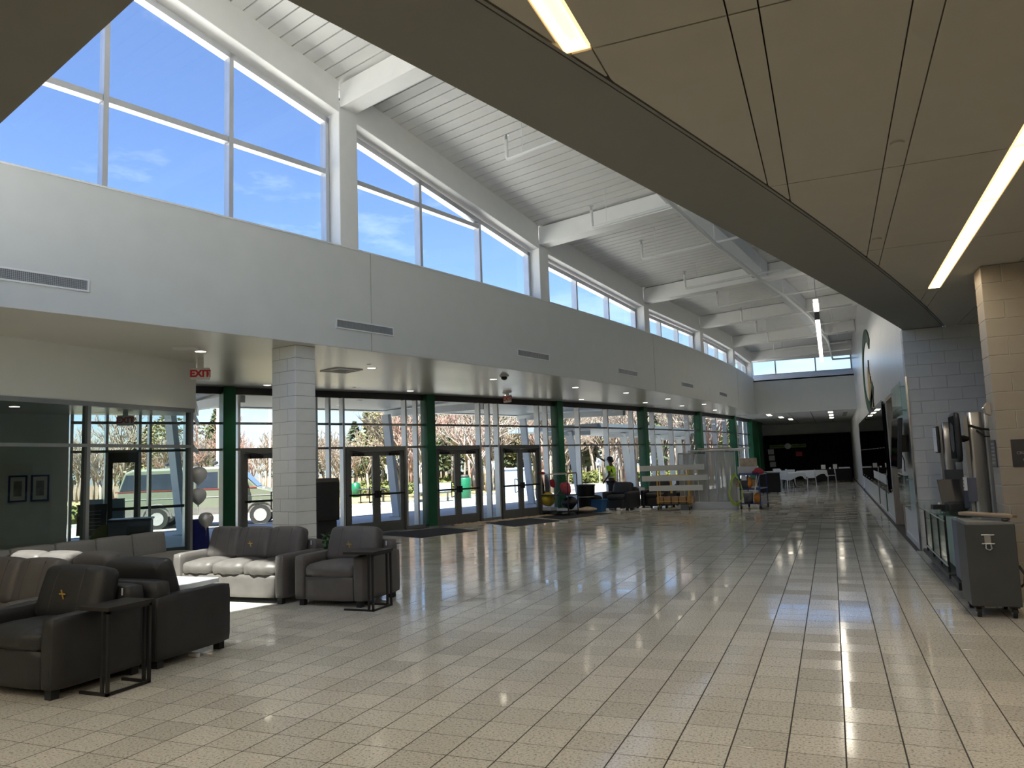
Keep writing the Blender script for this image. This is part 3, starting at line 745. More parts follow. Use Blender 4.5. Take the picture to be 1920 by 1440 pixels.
def door_pair(pa, pb, lab):
    d = struct('door_%d' % dn_no[0], lab); dn_no[0] += 1
    A, B = fpt(pa, -.03), fpt(pb, -.03); u = (B-A); L = u.length; u.normalize(); nn = Vector((u.y, -u.x, 0))
    if nn.x < 0: nn = -nn
    V = lambda s, z, o=0: A+u*s+nn*o+Vector((0,0,z))
    MB().bar(V(0, 2.17), V(L, 2.17), .14, .075).build('door_head', 'bronze', d)
    for s in (.025, L-.025): MB().bar(V(s, 0), V(s, 2.14), .05, .14, nn).build('door_jamb', 'bronze', d)
    half = (L-.1)/2
    for k in (0, 1):
        s0 = .052+k*(half); s1 = s0+half-.004
        MB().bar(V(s0, .14), V(s1, .14), .05, .27).build('bottom_rail', 'bronze', d)
        MB().bar(V(s0, 2.07), V(s1, 2.07), .05, .12).build('top_rail', 'bronze', d)
        for s in (s0+.055, s1-.055): MB().bar(V(s, .275), V(s, 2.01), .11, .05, nn).build('stile', 'bronze', d)
        MB().bar(V(s0+.11, 1.14), V(s1-.11, 1.14), .008, 1.74).build('pane', 'glass', d)
        MB().bar(V(s0+.03, 1.0, .06), V(s1-.03, 1.0, .06), .035, .05).build('push_bar', 'black_metal', d)
        e = s1-.06 if k == 0 else s0+.06
        MB().box(-.05,.05,-.03,.03,-.09,.09).build('latch_case', 'black_metal', d, loc=V(e, 1.0, .055), rot=(0,0,math.atan2(u.y,u.x)))
        hs = s1-.13 if k == 0 else None
        if hs: MB().tube([V(hs+.06,1.16,-.03),V(hs,1.2,-.09),V(hs-.02,1.2,-.1),V(hs-.02,.78,-.1),V(hs,.78,-.09),V(hs+.06,.82,-.03)], .014, 6).build('pull_handle', 'black_metal', d)
        c0 = s0+.16 if k == 0 else s1-.46
        MB().bar(V(c0, 2.05, .06), V(c0+.3, 2.05, .06), .06, .07).build('closer', 'black_metal', d)
        MB().bar(V(c0+.25 if k == 0 else c0+.05, 2.11, .05), V(s0+.02 if k == 0 else s1-.02, 2.15, .1), .02, .02).build('closer_arm', 'black_metal', d)
def bay(pa, pb, mulls, doors, lab, zh=ZH):
    w = struct('window_%d' % wn_no[0], lab); wn_no[0] += 1
    fbar(w, pa, pb, (zh+ZS)/2, ZS-zh, .16, 'head_frame', 'frame_dark')
    for z in (Z1, Z2): fbar(w, pa, pb, z, .055, .12, 'transom', 'bronze')
    edges = sorted([pa]+mulls+[pb])
    for p in mulls:
        ind = any(a-.06 < p < b+.06 for a, b in doors)
        fmull(w, p, .10, zh)
    inter = lambda a, b: any(x < (a+b)/2 < y for x, y in doors)
    cur = None
    for a, b in zip(edges[:-1], edges[1:]):
        if b-a < .12: continue
        for z0, z1 in ((Z1+.03, Z2-.03), (Z2+.03, zh)): fpane(w, a+dm, b-dm, z0, z1)
        if not inter(a, b):
            fpane(w, a+dm, b-dm, .10, Z1-.03); fbar(w, a, b, .05, .10, .12, 'sill_frame', 'alu_grey')
    for a, b in doors: door_pair(a, b, 'pair of glazed metal entrance doors with push bars, '+lab)
bay(-31.57, COLS[0], [-31.55, -31.02, -30.5, -30.33, -29.72], [], 'glazed front of the vestibule beside the van', ZH)
bay(COLS[0], COLS[1], [-28.77, -27.19, -26.9, -26.58, -25.03, -24.73], [(-28.73, -27.23), (-26.54, -25.07)], 'glass bay behind the block column')
bay(COLS[1], COLS[2], [-24.3, -22.85, -22.54, -22.24, -20.73, -20.4], [(-24.27, -22.89), (-22.2, -20.77)], 'glass bay with the dark floor mats')
bay(COLS[2], COLS[3], [-19.0, -17.58, -16.15], [], 'glass bay behind the person in the yellow shirt')
bay(COLS[3], COLS[4], [-14.77, -13.4, -12.0], [], 'glass bay behind the rack of white boards')
bay(COLS[4], COLS[5], [-10.3, -9.0, -7.6], [], 'glass bay behind the clear panel stack')
bay(COLS[5], COLS[6], [-5.8, -4.7, -3.5], [], 'last glass bay before the green wall')
# vestibule door leaf
vd = struct('door_%d' % dn_no[0], 'single glazed vestibule door with dark frame'); dn_no[0] += 1
A, B = fpt(-31.02, -.02), fpt(-30.5, -.02); u = (B-A).normalized(); L = (B-A).length; nn = Vector((-u.y, u.x, 0))
for s, wd in ((.06, .12), (L-.05, .1)): MB().bar(A+u*s, A+u*s+Vector((0,0,2.2)), wd, .06, nn).build('stile', 'frame_dark', vd)
MB().bar(A+Vector((0,0,2.1)), B+Vector((0,0,2.1)), .06, .22).build('top_rail', 'frame_dark', vd)
MB().bar(A+Vector((0,0,.14)), B+Vector((0,0,.14)), .06, .28).build('bottom_rail', 'frame_dark', vd)
MB().bar(A+Vector((0,0,1.0)), fpt(-29.75, -.02, 1.0), .04, .06).build('push_bar', 'black_metal', vd)
cw = ['by the vestibule', 'beside the first entrance doors', 'behind the janitor cart', 'beside the rack of white boards', 'behind the clear panels', 'next to last before the end', 'last before the green wall']
for p, lb in zip(COLS, cw):
    a = R_(p); t = Vector((math.cos(a), math.sin(a), 0)); tg = Vector((-t.y, t.x, 0))
    c = fpt(p, .04)
    o = thing('steel_column', 'green painted square steel column '+lb, 'column', (c.x, c.y, 0), 0, 'green columns of the glass front')
    MB().obox((0,0,ZS/2), t*.16, tg*.145, (0,0,ZS/2)).build('shaft', 'green_paint', o, bevel=.015)
    MB().obox((0,0,.02), t*.175, tg*.16, (0,0,.02)).build('base_plate', 'alu_grey', o)
gw = struct('wall_green', 'green painted wall panel after the last window')
ga = [-2.9, -.5, 1.8, 4.2, 6.0]
for a, b in zip(ga[:-1], ga[1:]): MB().bar(fpt(a+.02, .02, ZS/2), fpt(b-.02, .02, ZS/2), .2, ZS).build('wall_panel', 'green_paint', gw)
MB().bar(fpt(-.5, .14, 0), fpt(-.5, .14, ZS), .05, .04).build('panel_joint', 'trash_green', gw)
# ================================================================== OUTSIDE
rg = random.Random(11)
def opt(R, phi, z=0):                 # point on a ring outside the glass front
    a = R_(phi); return Vector((FAC[0]+R*math.cos(a), FAC[1]+R*math.sin(a), z))
ring = lambda Ra, Rb, p0, p1, n=24: [tuple(opt(Ra, p0+(p1-p0)*i/n)[:2]) for i in range(n+1)]+[tuple(opt(Rb, p1+(p0-p1)*i/n)[:2]) for i in range(n+1)]
sbuild(MB().prism([(-220,-120),(60,-120),(60,240),(-220,240)], -1.2, -.30), 'floor_ground', 'forest_floor', 'brown leaf-strewn ground of the woods')
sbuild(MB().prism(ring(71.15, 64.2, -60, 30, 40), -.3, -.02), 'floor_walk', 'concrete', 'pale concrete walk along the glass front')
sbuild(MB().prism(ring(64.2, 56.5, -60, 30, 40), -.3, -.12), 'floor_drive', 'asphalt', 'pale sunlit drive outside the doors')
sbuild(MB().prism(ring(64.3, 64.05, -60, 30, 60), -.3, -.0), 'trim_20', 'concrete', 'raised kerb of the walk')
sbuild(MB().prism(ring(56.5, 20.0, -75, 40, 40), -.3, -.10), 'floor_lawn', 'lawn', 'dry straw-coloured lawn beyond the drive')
sbuild(MB().prism(ring(56.7, 56.4, -60, 30, 60), -.3, -.0), 'trim_21', 'concrete', 'raised kerb of the lawn')
# canopy over the walk
can = struct('ceiling_canopy', 'grey entrance canopy with a white edge outside the doors')
MB().prism(ring(65.5, 70.9, -36, -14.5, 20), 3.74, 3.95).build('canopy_deck', 'canopy_grey', can)
MB().prism(ring(65.25, 65.6, -36, -14.4, 20), 3.70, 4.05).build('canopy_edge', 'steel_white', can)
for p in (-33, -31, -29, -27, -25, -23, -21, -19, -17):
    MB().lathe([(0,0),(.08,0),(.09,.012),(.09,.03)], tuple(opt(68.8, p, 3.725)), 12).build('canopy_lamp', 'exit_white', can)
for i, p in enumerate((-34.9, -28.6, -22.3, -16.0)):
    a, b = opt(65.6, p), opt(70.8, p)
    MB().bar(a+Vector((0,0,3.62)), b+Vector((0,0,3.50)), .2, .22).build('canopy_rafter', 'post_grey', can)
    base = opt(66.15, p, -.02); top = base+(opt(66.15, p-1)-base).normalized()*.40; top.z = 3.55
    o = thing('canopy_post', 'slanted grey steel canopy post outside, '+['hidden at far left', 'left of the block column', 'behind the first clear doors', 'behind the right-hand doors'][i], 'post', tuple(base), 0, 'slanted canopy posts')
    MB().bar((0,0,0), top-base, .20, .26, (1,0,0)).build('shaft', 'post_grey', o)
    MB().box(-.2,.2,-.2,.2,0,.03).build('base_plate', 'alu_grey', o)
    if i in (1, 2): MB().box(-.16,-.10,-.05,.05,1.0,1.35).build('wall_box', 'black_metal', o)
# covered walkway further along
cw_ = struct('ceiling_walkway', 'low covered walkway further along the drive')
MB().prism(ring(63.6, 68.4, -14.4, 8, 20), 3.08, 3.28).build('walkway_deck', 'canopy_grey', cw_)
for i, p in enumerate((-13.0, -8.2, -3.4, 1.4)):
    base = opt(66.4, p, -.02); top = base+(opt(66.4, p-1)-base).normalized()*.75; top.z = 3.05
    o = thing('walkway_post', 'slanted pale post of the covered walkway, '+['nearest', 'second', 'third', 'farthest'][i], 'post', tuple(base), 0, 'slanted walkway posts')
    MB().bar((0,0,0), top-base, .24, .3, (1,0,0)).build('shaft', 'post_grey', o)
    MB().bar(top-base+Vector((-.9,-.3,-.1)), top-base+Vector((.9,.3,-.1)), .18, .2).build('bracket', 'post_grey', o)
# ---- trees
def bare_tree(h, spread, depth, seed, m, r0=.14, n=4, lean=0.0, low=.28):
    q = random.Random(seed); b = MB()
    def grow(p, d, L, r, k):
        e = p+d*L; mid = p+d*L*.5+Vector((q.uniform(-1,1), q.uniform(-1,1), q.uniform(-.5,.5)))*L*.06
        b.tube([p, mid, e], [r, r*.86, r*.7], 4 if k < depth-1 else 3)
        if k == 0: return
        for i in range(n if k > 1 else n+1):
            nd = d.copy(); ax = Vector((q.uniform(-1,1), q.uniform(-1,1), q.uniform(-.4,.6))).normalized()
            nd = (d*.72+ax*spread+Vector((0,0,.22))).normalized()
            st = p+(e-p)*q.uniform(.45, 1.0) if i else e
            grow(st, nd, L*q.uniform(.55,.80), r*.55, k-1)
    grow(Vector((0,0,-.3)), Vector((lean, lean*.5, 1)).normalized(), h*low, r0, depth)
    me = b.mesh('branches', True); me.materials.append(MATS[m]); return me
def foliage_tree(h, r, seed, m, ncard=900, size=.34, z0=.15, cone=True):
    q = random.Random(seed); b = MB()
    for i in range(ncard):
        t = q.random()**.8; z = h*(z0+(1-z0)*t); rr = r*(1-t)**.7 if cone else r*math.sqrt(max(.02, 1-(2*t-1)**2))
        a = q.uniform(0, 6.283); s = math.sqrt(q.random()); p = Vector((rr*s*math.cos(a), rr*s*math.sin(a), z))
        x = Vector((q.gauss(0,1), q.gauss(0,1), q.gauss(0,.6))).normalized(); y = x.orthogonal().normalized(); w = size*q.uniform(.5, 1.2)
        b.add([p-x*w, p+y*w*.45, p+x*w, p-y*w*.45], [(0,1,2,3)])
    me = b.mesh('foliage'); me.materials.append(MATS[m]); return me
def trunk_me(h, r, seed):
    q = random.Random(seed); pts = [Vector((q.uniform(-.1,.1)*i, q.uniform(-.1,.1)*i, -.3+h*i/5)) for i in range(6)]
    me = MB().tube(pts, [r*(1-.15*i) for i in range(6)], 7).mesh('trunk', True); me.materials.append(MATS['bark_dark']); return me
bt = [bare_tree(9.5, .62, 4, 1, 'twig', .15), bare_tree(8.5, .70, 4, 2, 'twig', .13), bare_tree(10, .55, 4, 3, 'twig_red', .14), bare_tree(9, .75, 4, 4, 'bark_pale', .14), bare_tree(11, .5, 4, 5, 'bark_dark', .16)]
pf_ = [(foliage_tree(10, 1.9, 21, 'pine', 1000), trunk_me(9, .2, 1)), (foliage_tree(8, 2.3, 22, 'pine', 900), trunk_me(7, .2, 2)), (foliage_tree(8.5, 2.4, 23, 'bud_leaf', 700, .22, .25, False), trunk_me(7, .15, 3)), (foliage_tree(6, 2.2, 24, 'brown_leaf', 900, .2, .25, False), trunk_me(4, .14, 4))]
def put_tree(kind, x, y, s, rz, label, group, cat='tree', m=None):
    t = thing('bare_tree' if kind < 10 else 'evergreen_tree' if kind < 12 else 'budding_tree', label, cat, (x, y, -.1), rz, group); t.scale = (s, s, s)
    if kind < 10: place(bt[kind], 'branches', None, t, (0,0,0))
    else: place(pf_[kind-10][0], 'foliage', None, t, (0,0,0)); place(pf_[kind-10][1], 'trunk', None, t, (0,0,0))
lab_w = {0: 'leafless tan tree in the dense woods across the lawn', 10: 'dark pine in the dense woods across the lawn', 12: 'pale budding tree in the dense woods across the lawn'}
# dense woods: (bearing band) - lower and further on the left, closer on the right
def bearing(px, d):                   # plan point at distance d from the hall's near end, px = direction in degrees from +y to the left
    a_ = R_(px); return (-math.sin(a_)*d, -4.1+math.cos(a_)*d)
for i in range(190):
    az = -2+57*((i*.618034) % 1)      # degrees left of the hall axis
    left = az > 33
    row = i % 5
    if row < 2: d = rg.uniform(66, 84); k = rg.choice([10, 11, 10, 12])
    elif row == 2: d = rg.uniform(58, 72); k = rg.choice([12, 0, 2, 4])
    else: d = rg.uniform(46, 64); k = rg.choice([0, 1, 2, 3, 4])
    if left: d += 14
    if az < 6 and d < 60: d += 14
    x, y = bearing(az, d)
    if x > 1: continue
    s = rg.uniform(.85, 1.2)*(.72 if left else .5 if az < 8 else 1.0)
    g = 0 if k < 10 else 10 if k < 12 else 12
    put_tree(k, x, y, s, rg.uniform(0, 6.28), lab_w[g], {0: 'leafless trees of the woods', 10: 'pines of the woods', 12: 'budding trees of the woods'}[g])
# single trees on the lawn
single = [(3, -14.6, 27.0, .78, 'pale-barked leafless tree close behind the right-hand doors'), (1, -26.5, 36.5, .8, 'spreading leafless tree beyond the picnic table'),
          (3, -30.5, 21.0, .8, 'white-barked tree left of the van'), (0, -33.0, 24.5, .9, 'leafless tree behind the rear of the van'), (2, -35.5, 34.0, .9, 'reddish leafless tree behind the front of the van'),
          (13, -15.5, 57.0, .8, 'small tree with brown leaves behind the clear panels'), (1, -17.0, 44.0, .9, 'leafless tree behind the person'), (0, -22.5, 47.0, .9, 'leafless tree behind the sign posts'), (11, -13.5, 66.0, .8, 'dark evergreen behind the walkway'), (3, -27.0, 44.0, .95, 'tall pale leafless tree over the green bin')]
for k, x, y, s, lb in single: put_tree(k, x, y, s, rg.uniform(0, 6.28), lb, None)
# ---- shrubs
def shrub_me(seed, m='shrub', n=420):
    q = random.Random(seed); b = MB()
    for i in range(n):
        v = Vector((q.gauss(0,1), q.gauss(0,1), abs(q.gauss(0,1)))).normalized()*q.uniform(.7,1); p = Vector((v.x, v.y, v.z*.9))
        x = Vector((q.gauss(0,1), q.gauss(0,1), q.gauss(0,1))).normalized(); y = x.orthogonal().normalized(); w = q.uniform(.08,.17)
        b.add([p-x*w, p+y*w*.6, p+x*w, p-y*w*.6], [(0,1,2,3)])
    b.ball((0,0,.3), .72, .72, .5, 10, 6)
    me = b.mesh('shrub'); me.materials.append(MATS[m]); return me
sh = [shrub_me(1), shrub_me(2)]
hi = 0
for (x0, y0, x1, y1, n, s) in ((-40, 58, -22, 62, 11, 1.5), (-31, 40, -24, 45, 6, 1.0), (-20, 58, -12, 60, 6, 1.2), (-30, 14, -27.5, 17.5, 5, .85)):
    for i in range(n):
        t = i/(n-1); o = bpy.data.objects.new('shrub', sh[i % 2]); COL.objects.link(o)
        o.location = (x0+(x1-x0)*t+rg.uniform(-.3,.3), y0+(y1-y0)*t+rg.uniform(-.3,.3), -.1); q = s*rg.uniform(.85, 1.2); o.scale = (q, q, q*.85); o.rotation_euler = (0,0,rg.uniform(0,6))
        lb = ['rounded green shrub in the long hedge under the woods', 'rounded green shrub in the row beyond the picnic table', 'rounded green shrub behind the sign posts', 'yellow-green clipped shrub left of the van'][hi]
        tag(o, lb, 'shrub', lb.replace('rounded green shrub', 'shrubs').replace('yellow-green clipped shrub', 'clipped shrubs'))
    hi += 1
# ---- van
va, vb = Vector((-22.45, 14.95, -.12)), Vector((-18.2, 17.85, -.12)); vd_ = (vb-va).normalized()
van = thing('van', 'olive green passenger van with dark windows parked outside the vestibule', 'van', tuple(va), math.atan2(vd_.y, vd_.x))
# local: +x forward, near side faces -y
VL, VW = 5.7, 1.95
prof = [(0.0,.45),(.02,.85),(.10,1.30),(.30,1.92),(.55,2.02),(3.55,2.04),(3.95,1.95),(4.62,1.30),(5.35,1.12),(5.62,.98),(5.70,.62),(5.68,.42)]
MB().prism_y(prof, 0, VW).build('body', 'van_green', van, bevel=.05)
MB().prism_y([(.30,1.93),(.55,2.05),(3.5,2.07),(3.93,1.97),(3.5,1.98),(.5,1.96)], .05, VW-.05).build('roof_panel', 'van_roof', van)
MB().prism_y([(.17,1.34),(.36,1.86),(3.30,1.88),(3.30,1.34)], -.012, 0.0).build('side_window', 'van_window', van)
MB().prism_y([(3.38,1.34),(3.38,1.88),(3.78,1.86),(4.35,1.34)], -.012, 0.0).build('front_side_window', 'van_window', van)
MB().add([(4.0,.12,1.94),(4.0,VW-.12,1.94),(4.60,VW-.1,1.34),(4.60,.1,1.34)], [(0,1,2,3)]).build('windscreen', 'van_window', van)
MB().prism_y([(.02,1.28),(.02,1.31),(4.6,1.31),(4.6,1.28)], -.014, 0).build('red_pinstripe', 'van_red', van)
MB().prism_y([(.03,1.02),(.03,1.035),(5.5,1.03),(5.5,1.015)], -.014, 0).build('body_crease', 'van_roof', van)
MB().prism_y([(.02,.42),(.02,.66),(5.6,.66),(5.6,.42)], -.016, 0).build('lower_trim', 'van_trim', van)
box(-.12,.06,-.01,VW+.01,.38,.62).build('rear_bumper', 'van_trim', van); box(5.62,5.80,.0,VW,.36,.62).build('front_bumper', 'chrome', van)
box(-.012,.06,-.015,.12,.80,1.12).build('tail_light', 'van_red', van)
box(4.05,4.3,-.26,-.02,1.30,1.52).build('wing_mirror', 'van_trim', van)
for x in (1.35, 4.72):
    for y in (.0, VW-.22):
        w = MB().cyl((x, y-.02, .345), (x, y+.22, .345), .36, 20).build('wheel', 'tyre', van)
        MB().cyl((x, y-.035, .345), (x, y-.02, .345), .22, 16).build('hub_cap', 'hub', w)
    MB().tube([(x+.47*math.cos(t), -.02, .36+.47*math.sin(t)) for t in [math.pi*i/10 for i in range(11)]], .035, 6).build('wheel_arch', 'van_trim', van)
for x in (1.6, 3.2):
    r = MB().bar((x, .1, 2.10), (x, VW-.1, 2.10), .05, .04).build('roof_rack', 'alu_frame', van)
    MB().ball((x, .25, 2.2), .09, .09, .07, 8, 5).build('roof_lamp', 'frame_dark', r)
# ---- flags
for nm, x, y, h, lb in (('us', -29.5, 31.2, 8.6, 'tall white flagpole with a striped red and white flag'), ('gold', -23.3, 20.6, 6.8, 'white flagpole with a gold flag')):
    f = thing('flagpole', lb, 'flag', (x, y, -.1)); MB().cyl((0,0,0), (0,0,h), .06, 8).build('pole', 'steel_white', f)
    fl_ = MB(); top = h-.4
    if nm == 'us':
        for i in range(7):
            a = -.10-.13*i
            MB().prism_y([(a,top-.1-.05*i),(a-.13,top-.16-.05*i),(a-.13,top-2.6+.15*i),(a,top-2.6+.12*i)], -.02+.03*(i%2), .03+.03*(i%2)).build('stripe', 'flag_red' if i % 2 else 'flag_white', f)
        MB().prism_y([(-.06,top),(-.5,top-.3),(-.5,top-1.0),(-.06,top-1.1)], -.03, .05).build('canton', 'flag_blue', f)
    else: MB().prism_y([(-.08,top),(-.55,top-.2),(-.5,top-1.9),(-.08,top-1.7)], -.02, .03).build('cloth', 'flag_gold', f)
# ---- picnic table, bench, bins, signs
t = thing('picnic_table', 'dark metal picnic table on the sunny drive', 'table', (-23.0, 31.6, -.12), .6)
box(-.9,.9,-.38,.38,.70,.75).build('top', 'park_metal', t)
for s in (-1, 1):
    box(-.9,.9,s*.75-.13,s*.75+.13,.42,.46).build('seat', 'park_metal', t)
    for q in (-.6,.6): MB().tube([(q,s*.78,.42),(q,s*.72,.1),(q,s*.5,.03),(q,s*.3,.1),(q,s*.15,.70)], .03, 6).build('leg', 'park_metal', t)
t = thing('park_bench', 'metal park bench with curved legs outside the doors', 'bench', (-19.2, 31.5, -.12), .55)
box(-.95,.95,-.25,.25,.42,.46).build('seat', 'park_metal', t); MB().obox((0,.28,.72),(.95,0,0),(0,.02,0),(0,.05,.22)).build('backrest', 'aframe', t)
for q in (-.75,.75): MB().tube([(q,-.22,.42),(q,-.3,.2),(q,-.25,0)], .03, 6).build('leg', 'park_metal', t); MB().tube([(q,.2,.42),(q,.3,.2),(q,.36,0)], .03, 6).build('leg', 'park_metal', t)
t = thing('litter_bin', 'bright green round litter bin beside the bench outside', 'bin', (-18.9, 34.6, -.12)); MB().lathe([(0,0),(.30,0),(.34,.05),(.36,1.1),(.33,1.14),(0,1.14)], n=18).build('body', 'trash_green', t, True); MB().lathe([(0,1.14),(.3,1.14),(.25,1.28),(0,1.32)], n=18).build('lid', 'park_metal', t, True)
t = thing('litter_bin', 'small green bin by the shrubs beyond the picnic table', 'bin', (-28.6, 38.4, -.12)); MB().lathe([(0,0),(.24,0),(.27,.9),(0,1.0)], n=14).build('body', 'trash_green', t, True)
sg = [(-17.6, 46.5), (-16.9, 49.0), (-16.0, 51.5), (-15.2, 54.0), (-13.6, 50.5), (-12.6, 53.5), (-20.8, 43.5), (-22.0, 45.5), (-31.5, 47.0)]
for i, (x, y) in enumerate(sg):
    t = thing('sign_post', 'white parking sign on a slim post at the edge of the lawn', 'sign', (x, y, -.1), -.35, 'white parking signs')
    MB().cyl((0,0,0), (0,0,2.0), .03, 6).build('post', 'steel_white', t); p_ = box(-.19,.19,-.05,-.03,1.45,2.05).build('plate', 'white_paper', t)
    MB().cyl((0,-.055,1.80),(0,-.05,1.80), .09, 12).build('symbol', 'aframe', p_)
t = thing('utility_box', 'large pale green utility box behind the right-hand doors', 'box', (-16.6, 36.2, -.12), .5); box(-.7,.7,-.5,.5,0,1.5).build('cabinet', 'aframe', t, bevel=.03); box(-.75,.75,-.55,.55,1.5,1.58).build('lid', 'post_grey', t)
# ================================================================== LOUNGE FURNITURE
def cross(parent, loc, rx, s=.075):
    b = MB(); b.box(-.006,.006,-.004,0,-s,s*.62); b.box(-s*.48,s*.48,-.004,0,-.006+s*.12,.006+s*.12)
    return b.build('cross_stitch', 'gold_thread', parent, loc=loc, rot=(rx,0,0))
def sofa(label, W, seats, loc, rz, m, crosses=(), group=None, cat='armchair', name='armchair', tags=True):
    """local: front faces -y, front plane y=0, x from 0 to W"""
    D, AH, AW = .88, .615, .15
    t = thing(name, label, cat, loc, rz, group)
    MB().rbox((W/2, D/2+.02, .215), (W-2*AW+.02, D-.06, .29), .03, 4).build('base', m, t, True)
    MB().rbox((W/2, .035, .215), (W-2*AW-.01, .05, .29), .02, 4).build('front_panel', m, t, True)
    for x in (AW/2, W-AW/2): MB().rbox((x, D/2, .07+(AH-.07)/2), (AW, D, AH-.07), .035, 6, .006).build('arm', m, t, True)
    MB().rbox((W/2, D-.09, .40), (W-.06, .18, .70), .05, 6).build('back_frame', m, t, True)
    cwid = (W-2*AW)/seats
    for i in range(seats):
        cx_ = AW+cwid*(i+.5)
        wr_ = lambda p, i=i: (p.x, p.y-.012*math.cos(p.x*34+i)*max(0, -p.y)*2, p.z+.006*math.sin(p.x*40+i)*(1 if p.y < 0 else 0))
        MB().rbox((cx_, .325, .425), (cwid-.008, .64, .16), .06, 12, .035, wr_).build('seat_cushion', m, t, True)
        an = R_(-16)
        def lean(p):
            y = p.y*math.cos(an)-p.z*math.sin(an); z = p.y*math.sin(an)+p.z*math.cos(an); return (p.x*(1-.03*(p.z/.2)), y, z)
        k = MB().rbox((cx_, .60, .695), (cwid+.012, .20, .43), .06, 12, .022, lean).build('back_cushion', m, t, True)
        for sx in (-.22, .22):
            pts = []
            for q in range(9):
                z = -.17+.36*q/8; yy = -.100-.020*max(0, (1-(sx*2)**2)*(1-(z/.21)**2)); p = lean(Vector((sx*cwid, yy, z))); pts.append((cx_+p[0], .60+p[1], .695+p[2]))
            MB().tube(pts, .0035, 5).build('seam', 'seam', k)
        if i in crosses: cross(k, (cx_, .60-.140, .70), -an)
    if tags: MB().box(-.008,.008,-.002,.002,-.03,.03).build('care_tag', 'white_paper', t, loc=(W-.10, D-.185, .70))
    for x in (.09, W-.09):
        for y in (.07, D-.08): box(x-.035,x+.035,y-.035,y+.035,0,.075).build('foot', 'black_plastic', t)
    return t
PI = math.pi
sofa('shade-toned leather armchair facing the camera behind the black side table at lower left', 1.02, 1, (-6.51, .06, 0), 0, 'leather_shaded', (0,))
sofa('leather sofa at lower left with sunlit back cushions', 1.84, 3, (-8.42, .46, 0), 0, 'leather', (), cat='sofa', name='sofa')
sofa('shade-toned leather armchair seen from its side, back to back with the nearest armchair', 1.02, 1, (-5.43, 1.87, 0), PI, 'leather_shaded', (0,))
sofa('leather sofa turned away from the camera with sunlit cushion tops', 1.84, 3, (-6.51, 2.24, 0), PI, 'leather', (), cat='sofa', name='sofa')
sofa('three-seat grey leather sofa with an embroidered cross and sunlit seat', 1.86, 3, (-8.31, 3.90, 0), 0, 'leather', (1,), cat='sofa', name='sofa')
sofa('grey leather armchair with an embroidered cross beside the second side table', 1.02, 1, (-6.29, 3.90, 0), 0, 'leather', (0,))
def side_table(label, x0, x1, y0, y1, h):
    t = thing('side_table', label, 'side table', (x0, y0, 0), 0, 'black metal side tables'); w, d = x1-x0, y1-y0
    box(-.02, w+.012, -.012, d+.012, h-.028, h).build('table_top', 'table_black', t)
    s = .022
    for y in (0, d-s):
        for x in (w-s, w-s-.055): box(x, x+s, y, y+s, 0 if x > w-s-.01 else s, h-.028).build('leg', 'black_metal', t)
        box(-.02, w, y, y+s, 0, s).build('foot_rail', 'black_metal', t)
    box(w-s, w, 0, d, 0, s).build('foot_rail', 'black_metal', t); box(w-s, w, 0, d, h-.05, h-.028).build('top_rail', 'black_metal', t)
side_table('black metal side table pulled over the arm of the nearest armchair', -5.485+.012, -5.19, .29, .70, .665)
side_table('black metal side table at the right end of the cross-stitched armchair', -5.42, -5.03, 3.745, 4.17, .685)
t = thing('coffee_table', 'low grey glossy coffee table between the sofas', 'table', (-7.55, 2.98, 0))
MB().box(-.62,.62,-.32,.32,.36,.42).build('table_top', 'table_gloss', t, bevel=.008)
for x in (-.55,.55):
    for y in (-.26,.26): box(x-.025,x+.025,y-.025,y+.025,0,.36).build('leg', 'black_metal', t)
o = MB().box(-.11,.11,-.15,.15,0,.012).build('paper_stack', 'white_paper', loc=(-7.85, 2.90, .4205), rot=(0,0,.3)); tag(o, 'small stack of white papers on the coffee table', 'papers')
o = MB().rbox((0,0,.02), (.13,.03,.04), .01, 4).build('white_scrap', 'white_paper', loc=(-5.50, 1.47, .0)); tag(o, 'white scrap of paper under the edge of the dark armchair', 'paper')
# bench along the vestibule window
bl = ['at the window end nearest the balloons', 'second from the balloon end', 'third from the balloon end', 'fourth from the balloon end', 'fifth from the balloon end', 'sixth from the balloon end', 'seventh from the balloon end', 'far end by the camera']
for i in range(8):
    y1 = 5.66-.655*i; y0 = y1-.65; ex = .36 if i == 0 else 0
    t = thing('bench_module', 'grey upholstered bench section under the vestibule window, '+bl[i], 'bench', (-10.44, y0, 0), 0, 'grey window bench sections')
    MB().rbox((.42, (.65+ex)/2, .34), (.80, .65+ex, .15), .03, 5, .006).build('seat', 'bench_seat', t, True)
    an = R_(10)
    MB().rbox((.10, .325, .57), (.13, .638, .37), .03, 6, .008, lambda p: (p.x-(p.z)*.16, p.y, p.z)).build('backrest', 'bench_fabric', t, True)
    box(.04,.78,.03,.62+ex,.10,.27).build('plinth', 'black_plastic', t)
    for y in (.08,.57+ex):
        for x in (.10,.72): box(x-.02,x+.02,y-.02,y+.02,0,.10).build('foot', 'black_metal', t)
